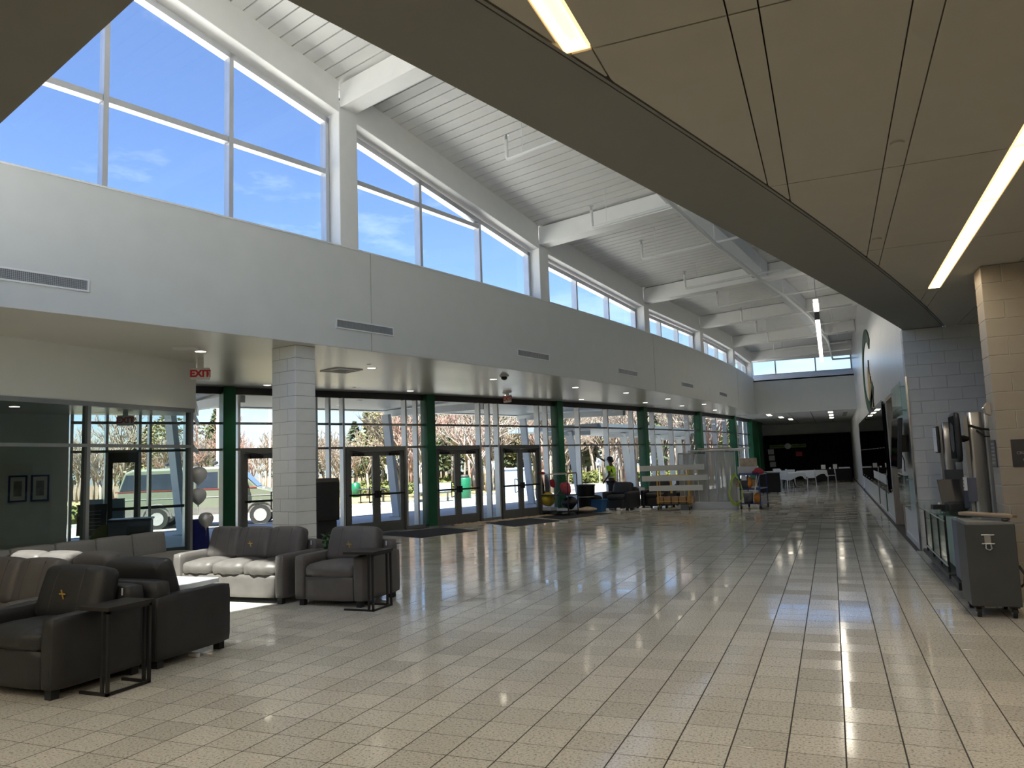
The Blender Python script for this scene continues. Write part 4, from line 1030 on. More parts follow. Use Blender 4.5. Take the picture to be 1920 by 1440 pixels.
# balloons and blue draped stand at the partition corner
t = thing('draped_stand', 'slim stand draped in dark blue cloth at the vestibule corner', 'stand', (-10.72, 6.82, 0))
pr = []
b = MB(); n = 20
for k, (r, z) in enumerate(((.24,0),(.20,.3),(.17,.7),(.16,.86),(.0,.87))):
    for i in range(n):
        a = 2*PI*i/n; q = r*(1+(.10 if k < 4 else 0)*math.cos(a*5)*(1-z)); b.v.append((q*math.cos(a), q*math.sin(a), z))
for k in range(4):
    for i in range(n): b.f.append((k*n+i, k*n+(i+1)%n, (k+1)*n+(i+1)%n, (k+1)*n+i))
b.build('drape', 'blue_cloth', t, True); MB().cyl((0,0,0),(0,0,.85),.03,8).build('pole', 'black_metal', t)
def balloon(label, loc, m, r=.135, str_to=None):
    t = thing('balloon', label, 'balloon', loc, 0, 'balloons at the vestibule corner')
    pr = [(0,-1.22),(.05,-1.24),(.10,-1.18),(.06,-1.14),(.30,-.95),(.62,-.66),(.88,-.28),(1.0,.10),(.95,.45),(.76,.76),(.45,.95),(0,1.02)]
    MB().lathe([(a*r, c*r) for a, c in pr], n=20).build('skin', m, t, True)
    MB().lathe([(0,-1.20*r),(.013,-1.22*r),(.018,-1.28*r),(0,-1.28*r)], n=8).build('knot', m, t, True)
    MB().tube([(0,0,-1.26*r),(.01,0,-1.26*r-.06),(-.01,.01,-1.26*r-.12)], .002, 4).build('string', 'white_paper', t)
balloon('silver balloon beside the blue draped stand', (-10.36, 6.62, .865), 'balloon_silver', .132)
balloon('white balloon above the silver one', (-10.70, 6.78, 1.28), 'balloon_white', .145)
balloon('highest pale balloon half hidden by the window post', (-10.74, 6.82, 1.66), 'balloon_white', .155)
# black information stand beside the block column
t = thing('brochure_station', 'tall black plastic brochure and bin station beside the block column', 'stand', (-10.32, 9.95, 0), -.62)
MB().prism_y([(-.40,.60),(-.44,.68),(-.44,1.42),(-.40,1.50),(.40,1.50),(.44,1.42),(.44,.68),(.40,.60)], -.26, .26).build('upper_body', 'black_plastic', t, bevel=.015)
MB().box(-.36,.36,-.22,.22,0,.60).build('pedestal', 'black_plastic', t, bevel=.02)
for i in range(9): box(.04,.40,-.285,-.26,.70+.083*i,.745+.083*i).build('slot_lip', 'black_plastic', t)
for i in range(3): box(-.20,-.06,-.275,-.26,.78+.09*i,.80+.09*i).build('latch', 'alu_grey', t)
# potted green plant tip behind armchair
t = thing('potted_plant', 'small leafy plant between the sofa and the armchair backs', 'plant', (-6.75, 5.35, 0))
MB().lathe([(0,0),(.13,0),(.17,.28),(.16,.3),(0,.28)], n=14).build('pot', 'black_plastic', t, True)
b = MB(); q = random.Random(5)
for i in range(120):
    v = Vector((q.gauss(0,1), q.gauss(0,1), q.gauss(.3,1))).normalized()*q.uniform(.06,.19); p = Vector((v.x, v.y, .55+v.z*1.4)); x = Vector((q.gauss(0,1), q.gauss(0,1), q.gauss(0,1))).normalized(); y = x.orthogonal().normalized()
    b.add([p-x*.05, p+y*.02, p+x*.05, p-y*.02], [(0,1,2,3)])
b.build('foliage', 'plant', t); MB().cyl((0,0,.25),(0,0,.6),.012,6).build('stem', 'plant', t)
# ---- vestibule things
fA, fB = fpt(-33.2), fpt(-31.6)
fd = (fB-fA).normalized(); fn_ = Vector((fd.y, -fd.x, 0)); fa = math.atan2(fd.y, fd.x)
for k, s, lb in ((0, 1.12, 'left-hand framed picture in a dark frame inside the vestibule'), (1, 1.50, 'right-hand framed picture in a dark frame inside the vestibule')):
    p = fA+fd*s+fn_*.115
    t = thing('framed_picture', lb, 'picture', (p.x, p.y, 1.52), fa, 'framed pictures in the vestibule')
    fr = MB(); fr.box(-.16,.16,-.02,0,-.265,-.23); fr.box(-.16,.16,-.02,0,.23,.265); fr.box(-.16,-.125,-.02,0,-.23,.23); fr.box(.125,.16,-.02,0,-.23,.23); fr.build('frame', 'flag_blue', t)
    box(-.125,.125,-.008,0,-.23,.23).build('mat_board', 'mat_board', t); box(-.07,.07,-.010,-.008,-.15,.15).build('print', 'picture', t)
p = fA+fd*1.68+fn_*.105
o = box(-.04,.04,-.012,0,-.06,.06).build('light_switch', 'exit_white', loc=(p.x, p.y, 1.16), rot=(0,0,fa)); tag(o, 'small switch plate on the vestibule wall', 'switch')
t = thing('podium', 'dark navy cabinet inside the vestibule window', 'cabinet', (-11.75, 6.25, 0), .75)
MB().box(-.34,.34,-.28,.28,0,.90).build('body', 'box_blue', t, bevel=.02); box(-.36,.36,-.30,.30,.90,.93).build('top', 'dark_sign', t); box(-.05,.32,-.29,-.28,.12,.80).build('door', 'dark_sign', t)
for i, (dx, dy) in enumerate(((0,0),(.1,.05))): pass
t = thing('toy_arch', 'rounded green garden sign leaning beside the navy cabinet', 'sign', (-12.25, 6.15, 0), .75)
MB().prism_y([(.28*math.cos(a), .45+.38*math.sin(a)) for a in [PI*i/10 for i in range(11)]]+[(-.28,0),(.28,0)], -.03, .03).build('board', 'shrub', t)
t = thing('a_frame_sign', 'pale blue folding board outside the vestibule window', 'sign', (-14.55, 8.05, -.02), .72)
MB().obox((0,-.12,.62),(.36,0,0),(0,.02,0),(0,.09,.62)).build('front_board', 'aframe', t); MB().obox((0,.12,.62),(.36,0,0),(0,.02,0),(0,-.09,.62)).build('rear_board', 'aframe', t)
t = thing('music_stand', 'black easel with a dark notice inside the vestibule', 'stand', (-13.55, 6.9, 0), .72)
MB().obox((0,0,.86),(.26,0,0),(0,.012,0),(0,.06,.30)).build('notice', 'screen_pc', t)
for i in range(6): box(-.16,.16,-.024-.012*i+.03,-.020-.012*i+.03,1.02-.07*i,1.03-.07*i).build('text_line', 'sign_text', t)
MB().cyl((0,.04,0),(0,.04,.8),.015,8).build('pole', 'black_metal', t)
for a in (0,2.1,4.2): MB().cyl((0,.04,.12),(.25*math.cos(a),.04+.25*math.sin(a),.01),.01,6).build('leg', 'black_metal', t)
# ================================================================== FIXTURES ON SOFFIT AND WALL
def downlight(x, y, lab, z=ZS, power=30):
    t = thing('downlight', lab, 'ceiling light', (x, y, z), 0, 'round recessed downlights in the soffit')
    MB().lathe([(.085,-.004),(.10,-.004),(.105,.0),(.105,.002)], n=20).build('trim_ring', 'exit_white', t, True)
    MB().lathe([(0,-.0015),(.085,-.0025)], n=20).build('lens', 'lamp_down', t)
    ld = bpy.data.lights.new('down_lamp', 'SPOT'); ld.energy = power; ld.spot_size = R_(120); ld.spot_blend = .6; ld.color = (1, .88, .68); ld.shadow_soft_size = .08
    lo = bpy.data.objects.new('down_lamp', ld); COL.objects.link(lo); lo.parent = t; lo.location = (0,0,-.012)
inner = [(-9.49,5.58),(-8.44,9.10),(-7.30,12.62),(-6.33,16.0),(-5.59,18.74),(-5.0,22.2),(-4.35,26.0)]
outer = [(-12.0,10.2),(-10.2,13.7),(-8.7,16.8),(-7.42,20.04),(-6.02,23.25),(-5.22,26.16),(-4.51,30.2)]
od = ['first', 'second', 'third', 'fourth', 'fifth', 'sixth', 'seventh']
for i, (x, y) in enumerate(inner): downlight(x, y, '%s round downlight from the left in the inner soffit row' % od[i])
for i, (x, y) in enumerate(outer): downlight(x, y, '%s round downlight from the left in the soffit row by the glass' % od[i])
downlight(-13.6, 5.3, 'round downlight in the dim vestibule ceiling', 3.02, 5)
def exit_sign(loc, rz, lab, top=ZS):
    mz = top-loc[2]
    t = thing('exit_sign', lab, 'exit sign', loc, rz, 'exit signs')
    MB().box(-.155,.155,-.022,.022,-.105,.105).build('housing', 'exit_white', t, bevel=.006)
    box(-.05,.05,-.02,.02,.105,mz).build('mount', 'exit_white', t)
    for s, r in ((-1, 0), (1, PI)): text('EXIT', 'lettering', 'exit_red', t, (0, s*.0235, 0), (PI/2, 0, r), .165, bold=.007)
    box(.115,.145,-.026,-.022,-.03,.03).build('arrow_knockout', 'exit_red', t)
exit_sign((-10.15, 6.25, 3.44), .62, 'white exit sign with red letters hanging by the vestibule corner')
exit_sign((-8.55, 16.45, 3.56), -.43, 'exit sign with red letters over the right-hand doors')
exit_sign((-13.5, 7.6, 2.85), .75, 'shaded exit sign inside the vestibule', 3.02)
t = thing('ceiling_diffuser', 'square four-way air diffuser in the soffit', 'vent', (-9.10, 9.0, ZS), -.4)
for i in range(4): 
    r = .30-.07*i; b = MB()
    for s in (-1, 1): b.box(-r, r, s*r-.02, s*r+.02, -.02+.006*i, 0); b.box(s*r-.02, s*r+.02, -r, r, -.02+.006*i, 0)
    b.build('louvre', 'exit_white', t)
box(-.3,.3,-.3,.3,-.004,.0).build('back_plate', 'vent_dark', t)
o = MB().lathe([(0,-.03),(.17,-.022),(.20,-.006),(.20,0)], (0,0,0), 24).build('ceiling_speaker', 'exit_white', smooth=True, loc=(-9.43,5.2,ZS)); tag(o, 'large flat round speaker in the soffit by the exit sign', 'speaker')
t = thing('dome_camera', 'small dark dome camera on the soffit near the wall vent', 'camera', (-6.79, 12.08, ZS)); MB().lathe([(0,-.03),(.10,-.03),(.12,0)], n=16).build('mount', 'exit_white', t, True); MB().ball((0,0,-.05), .075, .075, .06).build('dome', 'screen', t, True)
for x, y, lb in ((-8.17,8.59,'small round sprinkler cover near the diffuser'), (-10.77,11.93,'small round sprinkler cover above the first doors')):
    o = MB().lathe([(0,-.01),(.04,-.008),(.045,0)], n=12).build('sprinkler_cover', 'exit_white', loc=(x,y,ZS)); tag(o, lb, 'sprinkler')
# wall vents on the high wall
vl = ['at the left edge of the picture', 'near the block column', 'third from the left', 'fourth from the left', 'fifth from the left', 'farthest']
for i, yc in enumerate((2.08, 7.07, 12.03, 16.9, 21.95, 26.9)):
    p = arc(FSC, yc, .0); a = math.atan2(nrm(FSC, yc).y, nrm(FSC, yc).x)+PI/2
    t = thing('wall_vent', 'long white framed air grille on the curved wall, '+vl[i], 'vent', (p.x, p.y, 4.10), a, 'long air grilles')
    w, h = .655, .082
    fr = MB(); fr.box(-w,w,-.016,0,-h,-h+.022); fr.box(-w,w,-.016,0,h-.022,h); fr.box(-w,-w+.022,-.016,0,-h+.022,h-.022); fr.box(w-.022,w,-.016,0,-h+.022,h-.022); fr.build('frame', 'steel_white', t)
    box(-w+.02,w-.02,-.003,0,-h+.02,h-.02).build('back_plate', 'vent_dark', t)
    b = MB(); n = 60 if i < 2 else 30
    for k in range(n): x = -w+.03+(2*w-.06)*k/(n-1); b.box(x-.003,x+.003,-.012,-.003,-h+.022,h-.022)
    for k in range(5): z = -h+.04+(2*h-.08)*k/4; b.box(-w+.022,w-.022,-.010,-.005,z-.002,z+.002)
    g_ = b.build('grille_bars', 'alu_frame', t); g_['kind'] = 'stuff'
# ================================================================== ROOF PIPES AND PENDANT ROW
pm = [(-2.60,6.5,6.2),(-2.342,8.79,6.2),(-1.935,12.39,6.2),(-1.321,16.52,6.2),(-.90,18.93,6.2),(-.315,22.95,6.2),(.232,29.39,6.2),(.432,36.2,6.2),(1.28,36.2,6.19)]
t = thing('sprinkler_main', 'long white sprinkler main pipe under the roof beams', 'pipe', (0,0,0))
MB().tube(pm, .042, 10).build('pipe', 'steel_white', t, True)
for p in pm[1:7]: MB().cyl((p[0],p[1],p[2]), (p[0],p[1],zbeam_s(p[1])+.5), .008, 5).build('hanger', 'steel_white', t)
be = [(-5.05,8.44,7.2),(-4.32,11.35,6.62),(-3.8,13.75,6.42),(-3.27,16.5,6.2),(-2.82,19.56,6.2),(-2.45,22.75,6.2),(-2.2,25.6,6.2),(-2.0,28.4,6.2),(-1.95,31.2,6.2)]
pl = ['nearest', 'second', 'third', 'fourth', 'fifth', 'sixth', 'seventh', 'eighth', 'farthest']
for i, (x, y, z) in enumerate(be):
    nn = nrm(FSC, y); L = min(5.2, (1.0-x)/nn.x)
    t = thing('branch_pipe', '%s white sprinkler branch pipe crossing under the roof' % pl[i], 'pipe', (x, y, z), math.atan2(nn.y, nn.x), 'sprinkler branch pipes')
    up_ = .38
    MB().tube([(0,0,up_),(0,0,.04),(.02,0,.01),(.05,0,0),(L,0,.04*L)], .032, 8).build('pipe', 'steel_white', t, True)
    MB().cyl((0,0,up_),(0,0,up_+.09),.022,6).build('sprinkler_head', 'brushed', t)
    MB().lathe([(0,up_+.09),(.05,up_+.085),(.05,up_+.095)], n=8).build('deflector', 'brushed', t)
    for s in (.35, 2.6): MB().cyl((s,0,0),(s,0,zbeam_s(y)-z+.45),.006,5).build('hanger', 'steel_white', t)
t = thing('pendant_light_row', 'row of glowing linear lights hung under the roof and seen end on', 'hanging light', (-.05, 16.8, 5.5))
for i in range(10):
    y = 1.38*i
    h_ = MB().box(-.075,.075,y,y+1.30,0,.10).build('housing', 'alu_frame' if i else 'exit_white', t)
    box(-.06,.06,y+.03,y+1.27,-.012,0).build('lens', 'lamp_down' if i not in (1,) else 'black_metal', h_)
    box(-.06,.06,y-.006,y,.015,.09).build('end_cap', 'lamp_far' if i != 1 else 'black_metal', h_)
    MB().cyl((0,y+.65,.1),(0,y+.65,zbeam_s(16.8+y)-5.5+.5),.005,5).build('cable', 'alu_frame', t)
ld = bpy.data.lights.new('pendant_lamp', 'AREA'); ld.shape = 'RECTANGLE'; ld.size = .12; ld.size_y = 13.5; ld.energy = 16; ld.color = (1, .95, .86)
lo = bpy.data.objects.new('pendant_lamp', ld); COL.objects.link(lo); lo.parent = t; lo.location = (0, 6.9, -.02)
lu = bpy.data.lights.new('pendant_uplamp', 'AREA'); lu.shape = 'RECTANGLE'; lu.size = .12; lu.size_y = 13.5; lu.energy = 10; lu.color = (1, .95, .86)
lp = bpy.data.objects.new('pendant_uplamp', lu); COL.objects.link(lp); lp.parent = t; lp.location = (0, 6.9, .13); lp.rotation_euler = (PI, 0, 0)
# far ceiling lights
for i, (x, y) in enumerate([(-2.75,37.2),(-2.35,40.3),(-2.0,43.4),(.15,37.6),(.18,40.8),(.2,44.0)]):
    o = thing('far_ceiling_light', 'small bright rectangular light in the far ceiling, '+['left row nearest','left row middle','left row farthest','right row nearest','right row middle','right row farthest'][i], 'ceiling light', (x, y, ZS), 0, 'far ceiling lights')
    box(-.11,.11,-.75,.75,-.008,0).build('lens', 'lamp_far', o); b = MB(); b.box(-.13,-.11,-.77,.77,-.012,0); b.box(.11,.13,-.77,.77,-.012,0); b.build('frame', 'exit_white', o)
o = box(-.10,.10,-2.2,2.2,-.012,0).build('ceiling_slot', 'vent_dark', loc=(.85, 40.5, ZS)); tag(o, 'dark linear air slot in the far ceiling', 'vent')
# ================================================================== RIGHT WALL AND ALCOVE
def standoff_panel(name, label, cat, y0, y1, z0, z1, m, x=1.22, nx=2):
    t = thing(name, label, cat, (x, y0, z0))
    box(-.005,.005,0,y1-y0,0,z1-z0).build('sheet', m, t)
    for y in [(.12+(y1-y0-.24)*i/(nx-1)) for i in range(nx)]:
        for z in (.08, z1-z0-.08): MB().cyl((-.02,y,z),(X_R-x,y,z),.012,8).build('standoff', 'brushed', t)
    return t
standoff_panel('clear_wall_sign', 'clear glass sign on standoffs above the wall television', 'sign', 10.62, 12.72, 2.27, 2.84, 'glass_green')
standoff_panel('clear_wall_sign', 'clear glass sign on standoffs below the wall television', 'sign', 10.62, 12.72, .64, 1.24, 'glass_tint')
t = standoff_panel('donor_wall', 'very long dark glass display panel mounted on the white wall', 'display', 16.0, 32.2, .66, 2.86, 'glass_black', nx=9)
box(.03,.05,.1,16.1,.02,2.18).build('dark_backing', 'black_wall', t)
for i in range(22): MB().cyl((-.012,.35+.73*i,1.08),(.04,.35+.73*i,1.08),.012,8).build('rivet', 'chrome', t)
for i in range(14): box(-.016,-.006,.5+.42*i,.72+.42*i,.20,.42).build('white_plate', 'white_paper', t)  # row of small white rectangles low on the sheet
t = thing('television', 'flat black television tilted on a wall bracket between glass panels', 'television', (1.13, 11.2, 1.78))
b = MB().obox((0,0,0),(.035*math.cos(.09),0,.035*math.sin(.09)),(0,.74,0),(-.43*math.sin(.09)*-1,0,.43)).build('case', 'black_plastic', t, bevel=.01)
MB().obox((-.037,0,0),(.003,0,0),(0,.71,0),(.43*math.sin(.09)*.93,0,.40)).build('screen', 'screen', t)
box(.03,X_R-1.13,-.2,.2,-.15,.15).build('wall_bracket', 'black_metal', t); box(-.05,-.03,.60,.68,-.36,-.28).build('sticker', 'white_paper', t)
MB().tube([(.06,.3,-.1),(.12,.3,-.3),(.12,.32,-.5)], .008, 5).build('cable', 'cable', t)
# team logo on the white wall: a big green letter C with gold and black bars
t = thing('wall_logo', 'large green letter C and gold bars painted as a logo on the white wall', 'logo', (1.27, 0, 0))
b = MB(); N = 40; o_, i_ = [], []
for k in range(N+1):
    a = R_(212+296*k/N)
    o_.append((22.7+3.05*math.cos(a), 4.18+1.30*math.sin(a))); i_.append((22.7+2.45*math.cos(a), 4.18+.92*math.sin(a)))
for k in range(N):
    p, q, r, s = o_[k], o_[k+1], i_[k+1], i_[k]
    b.add([(x, y, z) for x in (0, .03) for y, z in (p, q, r, s)], [(0,1,2,3),(7,6,5,4),(0,4,5,1),(1,5,6,2),(2,6,7,3),(3,7,4,0)])
b.build('letter_c', 'logo_green', t)
for y0, y1, z0, z1, m in ((21.75,22.15,2.95,4.35,'gold_logo'), (21.25,21.6,2.95,4.0,'gold_logo'), (20.75,21.1,2.95,3.75,'gold_logo'), (21.62,21.74,3.7,4.45,'black_logo'), (21.1,21.24,3.0,3.9,'black_logo'), (20.6,20.72,2.95,3.5,'black_logo'), (22.3,22.6,3.2,4.3,'gold_logo')):
    MB().prism_x([(y0,z0),(y1,z0+.08),(y1,z1-.12),(y0,z1)], .0, .03).build('logo_bar', m, t)
for i, y in enumerate((21.5, 18.2)):
    o = box(X_R-.02,X_R-.001,y,y+.28,.10,.66).build('green_stripe', 'green_paint'); tag(o, 'green vertical stripe on the wall under the dark display, '+['farther one','nearer one'][i], 'stripe')
# small signs on the near block wall
t = thing('room_plaque', 'dark plaque with raised lettering on the tan block wall', 'sign', (2.02, 5.80, 1.585))
MB().box(-.15,.15,-.012,0,-.15,.15).build('plate', 'dark_sign', t, bevel=.004)
for s, z, sz in (('CRUSADER', .0, .042), ('ROOM', -.075, .035), ('WEST', -.118, .035)): text(s, 'lettering', 'sign_text', t, (0, -.013, z), (PI/2,0,0), sz)
t = thing('direction_plaque', 'narrow dark plaque with text lines on the side of the block wall', 'sign', (1.745, 6.02, 1.585))
box(-.012,0,-.13,.13,-.15,.15).build('plate', 'dark_sign', t)
for i in range(6): box(-.015,-.012,-.08,.08,.10-.042*i,.118-.042*i).build('text_line', 'sign_text', t)
t = thing('motion_sensor', 'cream wall-mounted motion sensor high on the block wall corner', 'sensor', (1.745, 6.03, 2.09))
MB().prism_y([(0,-.07),(-.05,-.05),(-.06,.03),(-.03,.07),(0,.07)], -.05, .05).build('case', 'block_tan', t); MB().ball((-.065,0,.01), .018).build('lens', 'chrome', t)
# grey wheeled box with hasp
def castor(parent, x, y, r=.045, z=0):
    k = MB().cyl((x-.018,y,z+r),(x+.018,y,z+r), r, 14).build('castor', 'rubber', parent)
    b = MB(); b.bar((x-.026,y,z+r),(x-.026,y+.02,z+2*r+.012),.006,.04,(0,1,0)); b.bar((x+.026,y,z+r),(x+.026,y+.02,z+2*r+.012),.006,.04,(0,1,0)); b.box(x-.045,x+.045,y-.03,y+.06,z+2*r+.006,z+2*r+.016); b.build('castor_fork', 'black_metal', k)
    MB().cyl((x-.028,y,z+r),(x+.028,y,z+r), .010, 8).build('axle', 'chrome', k)
t = thing('wheeled_box', 'dark grey wheeled case with a metal hasp at the right edge', 'case', (1.43, 5.05, 0))
MB().box(-.215,.215,-.29,.29,.11,.905).build('body', 'box_grey', t, bevel=.008)
box(-.20,.20,-.27,.27,.905,.925).build('lid', 'alu_grey', t)
h = MB().box(-.055,.0,-.297,-.29,.72,.80).build('hasp', 'brushed', t)
for z in (.715,.80): MB().cyl((-.08,-.30,z),(.03,-.30,z),.006,6).build('hasp_pin', 'brushed', h)
MB().tube([(-.045,-.30,.715),(-.05,-.31,.67),(-.02,-.31,.655),(0,-.31,.67),(-.005,-.30,.715)], .007, 6).build('padlock_ring', 'brushed', h)
for x in (-.15,.15):
    for y in (-.24,.24): castor(t, x, y)
MB().tube([(.22,-.25,.5),(.26,-.28,.42),(.25,-.27,.33),(.225,-.25,.30)], .012, 6).build('side_handle', 'black_metal', t)
t = thing('wood_lever', 'long wooden paddle bar lying across the grey case', 'bar', (1.46, 5.05, .945), -.86)
MB().rbox((0,0,.03), (.62,.085,.045), .018, 6).build('bar', 'wood', t, True); MB().box(-.05,.24,-.02,.02,-.012,.008).build('mount', 'alu_grey', t); MB().cyl((.27,0,.05),(.27,0,.13),.006,6).build('pin', 'brushed', t)
o = MB().rbox((0,0,.012),(.05,.10,.022),.008,4).build('small_clip', 'black_plastic', smooth=True, loc=(1.58, 4.86, .925)); tag(o, 'small black clip on top of the grey case', 'clip')
t = thing('blue_cabinet', 'slate blue metal cabinet just behind the grey case', 'cabinet', (1.44, 5.92, 0))
MB().box(-.17,.26,-.27,.22,.20,.86).build('body', 'box_blue', t, bevel=.01); box(-.22,.28,-.30,.26,.12,.20).build('base', 'black_plastic', t)
for x in (-.12,.2): castor(t, x, -.2, .05)
# glass counter cart
t = thing('glass_counter', 'curved glass topped counter cart with black uprights beside the alcove', 'counter', (1.5, 7.9, 0))
pts = [(-.30,1.5),(-.36,1.0),(-.38,.3),(-.36,-.5),(-.28,-1.2),(-.12,-1.55),(.35,-1.6),(.35,1.5)]
MB().prism(pts, .845, .857).build('glass_top', 'glass_green', t)
for y in (-1.15,-.45,.35,1.1):
    MB().box(-.24,-.215,y-.012,y+.012,.16,.845).build('upright', 'black_metal', t)
for a, b_ in ((-1.13,-.47),(-.43,.33),(.37,1.08)): MB().box(-.232,-.224,a,b_,.22,.80).build('glass_side', 'glass_green', t)
for z in (.24,.78): MB().cyl((-.245,-1.2,z),(-.245,1.15,z),.009,6).build('rail', 'brushed', t)
box(-.26,.30,-1.35,1.4,.11,.16).build('deck', 'black_plastic', t)
box(-.10,.30,-1.1,1.2,.16,.80).build('inner_shelf_unit', 'block_grey', t)
for x in (-.16,.22):
    for y in (-.85,1.65 if x < 0 else 1.2): castor(t, x, min(y,1.3), .048)
box(-.10,.30,-1.50,-1.18,.70,.84).build('black_drawer', 'black_plastic', t)
# laptop, phone, printer things on the counter
t = thing('laptop', 'open black laptop standing on the glass counter', 'laptop', (1.50, 7.55, .857), -.25)
MB().box(-.15,.15,-.12,.10,.0,.018).build('keyboard_base', 'screen_pc', t); MB().obox((-.02,.20,.20),(.17,.03,0),(-.004,.01,.0),(-.03,.06,.19)).build('screen', 'black_metal', t); MB().obox((.16,.13,.17),(.06,-.03,0),(.004,.008,0),(0,.05,.15)).build('side_screen', 'box_grey', t)
t = thing('card_reader', 'black card reader and cables on the glass counter', 'device', (1.32, 7.25, .857), .2)
MB().box(-.13,.02,-.05,.05,.03,.09).build('reader', 'black_plastic', t, bevel=.006); MB().rbox((.14,0,.06),(.2,.16,.12),.02,5).build('dock', 'black_plastic', t, True)
MB().tube([(.05,-.08,.01),(.12,-.13,.012),(.22,-.10,.015),(.18,-.04,.02),(.08,-.06,.015)], .006, 6, True).build('cable', 'cable', t); MB().cyl((-.02,.06,0),(-.02,.06,.11),.018,8).build('cup', 'steel_white', t)
# silver kiosk posts
def kiosk(label, x, y, h, w=.17, mon=True):
    t = thing('kiosk_post', label, 'kiosk', (x, y, 0), 0, 'silver kiosk posts')
    MB().rbox((0,0,.11+(h-.11)/2), (w,.14,h-.11), .03, 6).build('column', 'brushed', t, True)
    MB().rbox((w/2+.055,.01,.11+(h-.13)/2), (.10,.12,h-.13), .025, 6).build('rear_column', 'alu_grey', t, True)
    MB().box(-w/2-.045,-w/2-.002,-.05,.05,.2,h-.04).build('front_rail', 'brushed', t)
    MB().box(-.24,.34,-.26,.26,.05,.11).build('base', 'black_plastic', t, bevel=.02)
    for a in (-.18,.26): castor(t, a, -.2, .022); castor(t, a, .2, .022)
    return t
t = kiosk('silver kiosk post with a black monitor seen edge on', 1.78, 7.35, 2.12)
m_ = MB().rbox((-.24,-.10,1.80), (.075,.50,.62), .03, 6, .01).build('monitor', 'black_plastic', t, True)
MB().box(-.281,-.277,-.32,.12,1.53,2.07).build('screen', 'screen', m_); MB().cyl((-.20,-.05,1.78),(-.06,0,1.78),.045,10).build('monitor_arm', 'black_metal', t)
MB().tube([(-.08,-.07,1.95),(.05,-.09,1.90),(.16,-.10,1.88),(.24,-.08,1.84),(.25,-.06,1.70)], .014, 6).build('cable', 'cable', t)
MB().tube([(.0,-.09,1.88),(.08,-.12,1.80),(.18,-.11,1.79),(.24,-.08,1.86)], .010, 6).build('cable', 'cable', t)
box(.19,.30,-.12,-.05,1.52,1.84).build('power_brick', 'black_plastic', t)
MB().tube([(.24,-.08,1.52),(.22,-.09,1.35),(.26,-.09,1.28),(.28,-.08,1.4),(.27,-.08,1.15),(.25,-.07,.6)], .010, 6).build('cable', 'cable', t)
box(-.16,-.06,-.12,-.085,.98,1.28).build('brochure_holder', 'box_blue', t); box(-.20,-.165,-.13,-.06,1.12,1.29).build('flyer', 'white_paper', t)
for i in range(3): box(-.203,-.20,-.115,-.08,1.145+.045*i,1.165+.045*i).build('flyer_mark', 'dark_sign', t)
t = kiosk('slimmer silver kiosk post further back in the alcove', 1.66, 9.05, 2.06, .13)
m_ = MB().rbox((-.13,0,1.80), (.05,.36,.40), .02, 5).build('monitor', 'black_plastic', t, True); box(-.165,-.155,-.16,.16,1.62,1.98).build('label_sheet', 'white_paper', m_)
MB().box(-.08,.16,-.09,-.07,.12,1.35).build('side_panel', 'box_grey', t)
# ================================================================== FURTHER DOWN THE HALL
# entrance mats
ml = ['nearest dark entrance mat before the first doors', 'dark entrance mat in front of the middle doors', 'dark entrance mat by the janitor cart']
for i, poly in enumerate(([(-10.85,12.9),(-9.1,12.15),(-8.5,14.0),(-9.9,14.75)], [(-9.7,16.75),(-7.95,15.15),(-7.3,16.95),(-8.75,18.1)], [(-8.6,18.6),(-7.4,15.9+1.6),(-6.55,19.85),(-7.75,20.6)])):
    c = (sum(p[0] for p in poly)/4, sum(p[1] for p in poly)/4)
    t = thing('floor_mat', ml[i], 'mat', (c[0], c[1], 0), 0, 'dark entrance mats')
    q = [(x-c[0], y-c[1]) for x, y in poly]
    MB().prism(q, .001, .010).build('pile', 'mat_black', t); b = MB()
    for k in range(4): p0, p1 = q[k], q[(k+1)%4]; b.bar((p0[0],p0[1],.006),(p1[0],p1[1],.006),.05,.010)
    b.build('rubber_edge', 'rubber', t)
o = MB().prism([(-.3,-.12),(.3,-.2),(.34,.1),(-.2,.2)], .001, .008).build('floor_scrap', 'mat_black', loc=(-9.3,10.9,0)); tag(o, 'small dark mat corner beside the armchair', 'mat')
# crumpled dust sheet along the threshold
b = MB(); q = random.Random(9); n = 60; pts = []
for i in range(n+1):
    p = fpt(-24.0+3.4*i/n, .35+.05*math.sin(i*.7)); pts.append(p)
for i in range(n):
    for s in range(2): pass
rows = []
for i, p in enumerate(pts):
    tn = nrm(FAC, p.y); rows.append([(p+tn*(-.14+.07*k)+Vector((0,0,.004 if k in (0,4) else .015+.045*abs(math.sin(i*1.3+k*2.1))*q.uniform(.4,1)))) for k in range(5)])
for i in range(n):
    for k in range(4): b.add([rows[i][k], rows[i+1][k], rows[i+1][k+1], rows[i][k+1]], [(0,1,2,3)])
o = b.build('dust_sheet', 'rag', smooth=True); tag(o, 'crumpled tan drop cloth lying along the door threshold', 'cloth')
